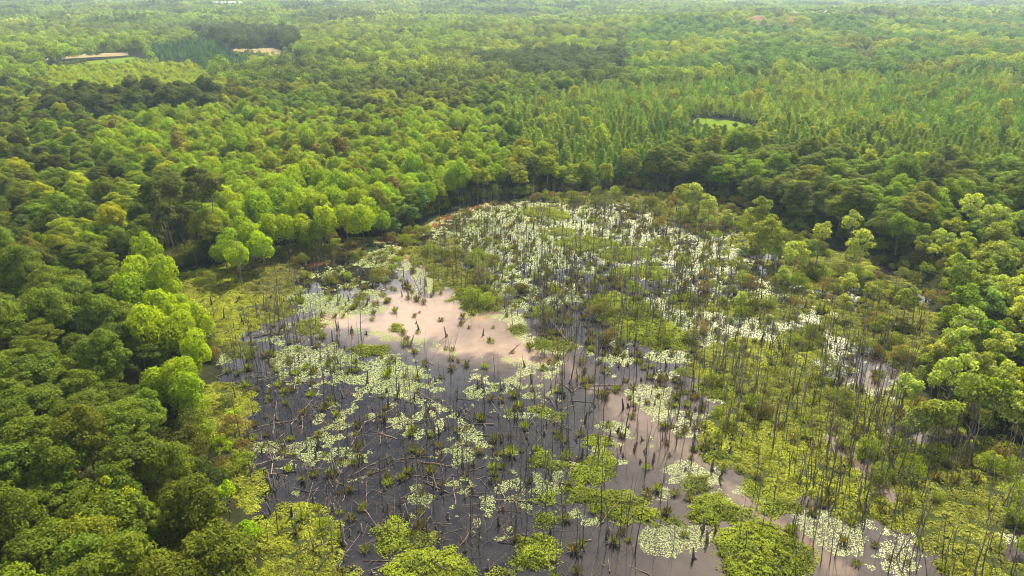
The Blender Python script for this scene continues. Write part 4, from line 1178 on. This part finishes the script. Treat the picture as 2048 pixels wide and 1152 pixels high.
# ------------------------------------------------------------------ fallen logs, stumps, tussocks, shrubs
def spread(n_try, zones, seed, pool=.1):
    global g
    g = np.random.default_rng(seed)
    x, y = pond_points(n_try, .5)
    px, py = proj(x, y)
    dn = blobs(px, py, zones) * (285 * 210 / n_try)
    dn = np.where(inpoly(px, py, POOL), dn * pool, dn)
    m = g.uniform(0, 1, len(x)) < dn
    return x[m], y[m], px[m], py[m]

x, y, px, py = spread(60000, [(600, 900, 180, 120, .11), (760, 980, 260, 170, .10), (560, 720, 140, 110, .05), (900, 860, 200, 120, .055), (1120, 800, 120, 60, .05), (1000, 1060, 260, 110, .08), (1250, 1060, 150, 110, .025),
                              (1150, 640, 120, 80, .012), (1500, 900, 400, 250, .006), (640, 1000, 110, 80, .10)], 31)
n = len(x); d = np.hypot(x, y); order = np.argsort(d); rest = order[300:]
s_ = g.uniform(.5, 1.0, len(rest))
scatter('driftwood', 'fallen sticks strewn over the far water', LOG, np.column_stack([x, y, np.full(n, .05)])[rest], np.column_stack([np.zeros(len(rest)), np.zeros(len(rest)), g.normal(size=len(rest)) + .5]), np.repeat(s_[:, None], 3, 1), np.ones((len(rest), 3)), g.integers(0, len(LOG), len(rest)))
tx, ty, tpx, tpy = spread(60000, [(620, 880, 220, 160, .55), (780, 1000, 300, 170, .48), (560, 700, 160, 110, .22), (950, 840, 240, 130, .16), (1060, 1060, 300, 110, .22), (1250, 900, 160, 200, .10)], 35)
tn = len(tx); ts = g.uniform(.35, .7, tn)
scatter('twig_litter', 'thin broken twigs lying in the shallow water', LOG, np.column_stack([tx, ty, np.full(tn, .04)]), np.column_stack([np.zeros(tn), -np.abs(g.normal(size=tn)) * .22, g.uniform(0, 6.28, tn)]), np.column_stack([ts * 1.3, ts * .5, ts * .6]), np.ones((tn, 3)), g.integers(0, len(LOG), tn))
for i in order[:300]:
    v = int(g.integers(0, len(LOG))); o = obj('fallen_log', LOG[v], None, (x[i], y[i], .05))
    tip = float(g.normal() * .05 + (.22 if g.uniform() < .15 else 0))
    s_ = float(g.uniform(.6, 1.15)); a = float(g.normal() * .7 + (.35 if g.uniform() < .6 else 2.4))
    o.rotation_euler = (0, -tip, a); o.scale = (s_, s_, s_)
    if tip > .12: o.location.z = .05 + math.sin(tip) * LOG_SPEC[v][0] * s_ * .42
    lay = 'lying crossways' if abs(math.cos(a)) > .8 else 'pointing away' if abs(math.cos(a)) < .45 else 'lying aslant'
    tag(o, make_label('%s fallen log %s' % (LOG_LOOK[v], lay), ['propped' if tip > .12 else 'floating', 'thin' if s_ < .85 else 'stout'], px[i], py[i]), 'log', 'fallen logs lying in the water')

SZ = [(900, 960, 420, 200, .13), (600, 640, 180, 110, .10), (1200, 820, 200, 160, .12), (760, 580, 180, 70, .07), (1150, 470, 260, 80, .12), (1450, 530, 160, 70, .12), (1380, 880, 120, 100, .10), (1600, 640, 250, 90, .06), (1450, 1080, 80, 70, .1), (1640, 1060, 90, 60, .03), (850, 640, 260, 60, .04)]
x, y, px, py = spread(60000, SZ, 37, .25)
m = ~on_isle(x, y, .2); x, y, px, py = x[m], y[m], px[m], py[m]
n = len(x); vis = (px > 0) & (px < 2048) & (py < 1150)
order = np.argsort(np.hypot(x, y) + np.where(vis, 0, 1e5)); solo = order[:240]; rest = order[240:]
vi = g.integers(0, len(STUMP), n); s = g.uniform(.7, 1.5, n); wc = weed_cover(x, y)
for i in solo:
    o = obj('stump', STUMP[vi[i]], None, (x[i], y[i], 0)); o.rotation_euler = (float(g.normal() * .08), float(g.normal() * .08), float(g.uniform(0, 6.28))); o.scale = [float(s[i])] * 3
    tag(o, make_label('%s dark stump %s' % (STUMP_LOOK[vi[i]], 'in duckweed' if wc[i] else 'in open water'), ['big' if s[i] > 1.1 else 'little'], px[i], py[i]), 'stump', 'dark stumps poking out of the water')
scatter('stump_litter', 'small dark stumps scattered over the far pond', STUMP, np.column_stack([x, y, np.zeros(n)])[rest], zrot(len(rest), .08), np.repeat(s[rest][:, None], 3, 1), np.ones((len(rest), 3)), vi[rest])
STX, STY = x, y

# tussocks sit on stumps, at the feet of dead trees and alone in the shallows
x, y, px, py = spread(60000, [(700, 560, 200, 80, .09), (900, 500, 160, 80, .10), (1100, 520, 250, 130, .12), (1400, 560, 240, 120, .12), (1250, 430, 180, 50, .12), (640, 740, 200, 120, .05), (850, 680, 250, 70, .035), (1000, 700, 150, 70, .05),
                              (900, 920, 420, 200, .03), (1250, 720, 160, 80, .07), (1600, 900, 350, 250, .06), (560, 500, 150, 40, .1), (1650, 640, 220, 110, .1), (880, 640, 180, 70, .075)], 41, .6)
k1 = g.uniform(0, 1, len(DTX)) < .33
x = np.concatenate([x, DTX[k1] + g.normal(size=k1.sum()) * .15]); y = np.concatenate([y, DTY[k1] + g.normal(size=k1.sum()) * .15])
px, py = proj(x, y); m = ~on_isle(x, y, .1); x, y, px, py = x[m], y[m], px[m], py[m]
n = len(x); vis = (px > 0) & (px < 2048) & (py < 1150)
order = np.argsort(np.hypot(x, y) + np.where(vis, 0, 1e5)); solo = order[:260]; rest = order[260:]
vi = g.integers(0, len(TUSS), n); s = g.uniform(.6, 1.3, n)
brn = g.uniform(0, 1, n)
tt = np.where(brn[:, None] < .4, np.array([(.11, .10, .03)]), np.where(brn[:, None] < .75, np.array([(.12, .14, .02)]), np.array([(.17, .22, .014)]))) * g.uniform(.8, 1.2, (n, 1))
for i in solo:
    o = obj('tussock', TUSS[vi[i]], None, (x[i], y[i], 0)); o.rotation_euler = (0, 0, float(g.uniform(0, 6.28))); o.scale = [float(s[i])] * 3; o['tint'] = tuple(float(q) for q in tt[i])
    tag(o, make_label('%s grass tussock' % ('brown' if brn[i] < .4 else 'olive' if brn[i] < .75 else 'green'), ['large' if s[i] > 1 else 'small', ['spiky', 'low', 'tall bladed', 'wide'][vi[i]]], px[i], py[i]), 'tussock', 'grass tussocks in the shallows')
scatter('tussock_grass', 'scattered tussocks of sedge in the far shallows', TUSS, np.column_stack([x, y, np.zeros(n)])[rest], zrot(len(rest), .06), np.repeat(s[rest][:, None], 3, 1), tt[rest], vi[rest])

x, y, px, py = spread(60000, [(620, 505, 120, 26, .07), (800, 478, 80, 16, .07), (900, 540, 90, 50, .045), (980, 590, 80, 40, .04), (1230, 395, 180, 16, .06), (1400, 430, 120, 40, .06), (1540, 490, 120, 50, .05), (1660, 560, 130, 60, .06), (1780, 620, 90, 80, .07),
                              (1700, 760, 180, 110, .018), (1840, 900, 150, 110, .03), (1990, 1000, 120, 130, .035), (480, 560, 90, 40, .03), (450, 900, 60, 90, .03), (760, 560, 120, 50, .02), (1350, 600, 200, 90, .02), (1450, 780, 140, 120, .02), (1110, 640, 160, 90, .02), (560, 1090, 110, 80, .012)], 43, .1)
# undergrowth along the edge of the wood
ex, ey = g.uniform(-90, 215, 9000), g.uniform(48, 262, 9000)
q = sdist(ex, ey, MARSH); m = (q < .3) & (q > -3.5) & (g.uniform(0, 1, 9000) < .42)
x = np.concatenate([x, ex[m]]); y = np.concatenate([y, ey[m]]); px, py = proj(x, y)
m = (px > -60) & (px < 2110) & (py < 1250); x, y, px, py = x[m], y[m], px[m], py[m]
n = len(x); vis = (px > 0) & (px < 2048) & (py < 1150)
order = np.argsort(np.hypot(x, y) + np.where(vis, 0, 1e5)); solo = order[:300]; rest = order[300:]
vi = g.integers(0, len(SHRUB), n); s = g.uniform(.65, 1.35, n)
brn = g.uniform(0, 1, n)
tt = np.where(brn[:, None] < .18, np.array([T_BROWN]), np.where(brn[:, None] < .55, np.array([(.12, .14, .022)]), np.array([(.165, .225, .016)]))) * g.uniform(.75, 1.25, (n, 1))
zg = np.maximum(ground(x, y), -.05)
for i in solo:
    e = bpy.data.objects.new('shrub', None); COL.objects.link(e); e.location = (x[i], y[i], zg[i]); e.rotation_euler = (0, 0, float(g.uniform(0, 6.28))); e.scale = [float(s[i])] * 3
    a = obj('stem', SHRUB[vi[i]][0], e); b = obj('crown', SHRUB[vi[i]][1], e); b['tint'] = tuple(float(q) for q in tt[i])
    tag(e, make_label('%s shrub' % ('brown' if brn[i] < .18 else 'olive' if brn[i] < .55 else 'bright green'), [SHRUB_LOOK[vi[i]], 'large' if s[i] > 1 else 'small'], px[i], py[i]), 'shrub', 'shrubs around the marsh')
scatter('shrubbery', 'shrubs and undergrowth around the far marsh', [q[2] for q in SHRUB], np.column_stack([x, y, zg])[rest], zrot(len(rest), .05), np.repeat(s[rest][:, None], 3, 1), tt[rest], vi[rest])

# ------------------------------------------------------------------ haze
hz = box_mesh('haze', 9600, 6200, -12, 78, None, 0, 2400)
hz.materials.clear()
M_HAZE, N, L = newmat('haze_air')
pv = N.new('ShaderNodeVolumePrincipled'); pv.inputs['Density'].default_value = 0.00011; pv.inputs['Color'].default_value = (.58, .80, 1.0, 1); pv.inputs['Anisotropy'].default_value = 0.3
L(pv.outputs['Volume'], N.new('ShaderNodeOutputMaterial').inputs['Volume'])
hz.materials.append(M_HAZE)
o = obj('haze', hz); o['kind'] = 'stuff'; o['label'] = 'pale blue haze over the far forest'
print('objects', len(bpy.data.objects), 'labels', len(USED))
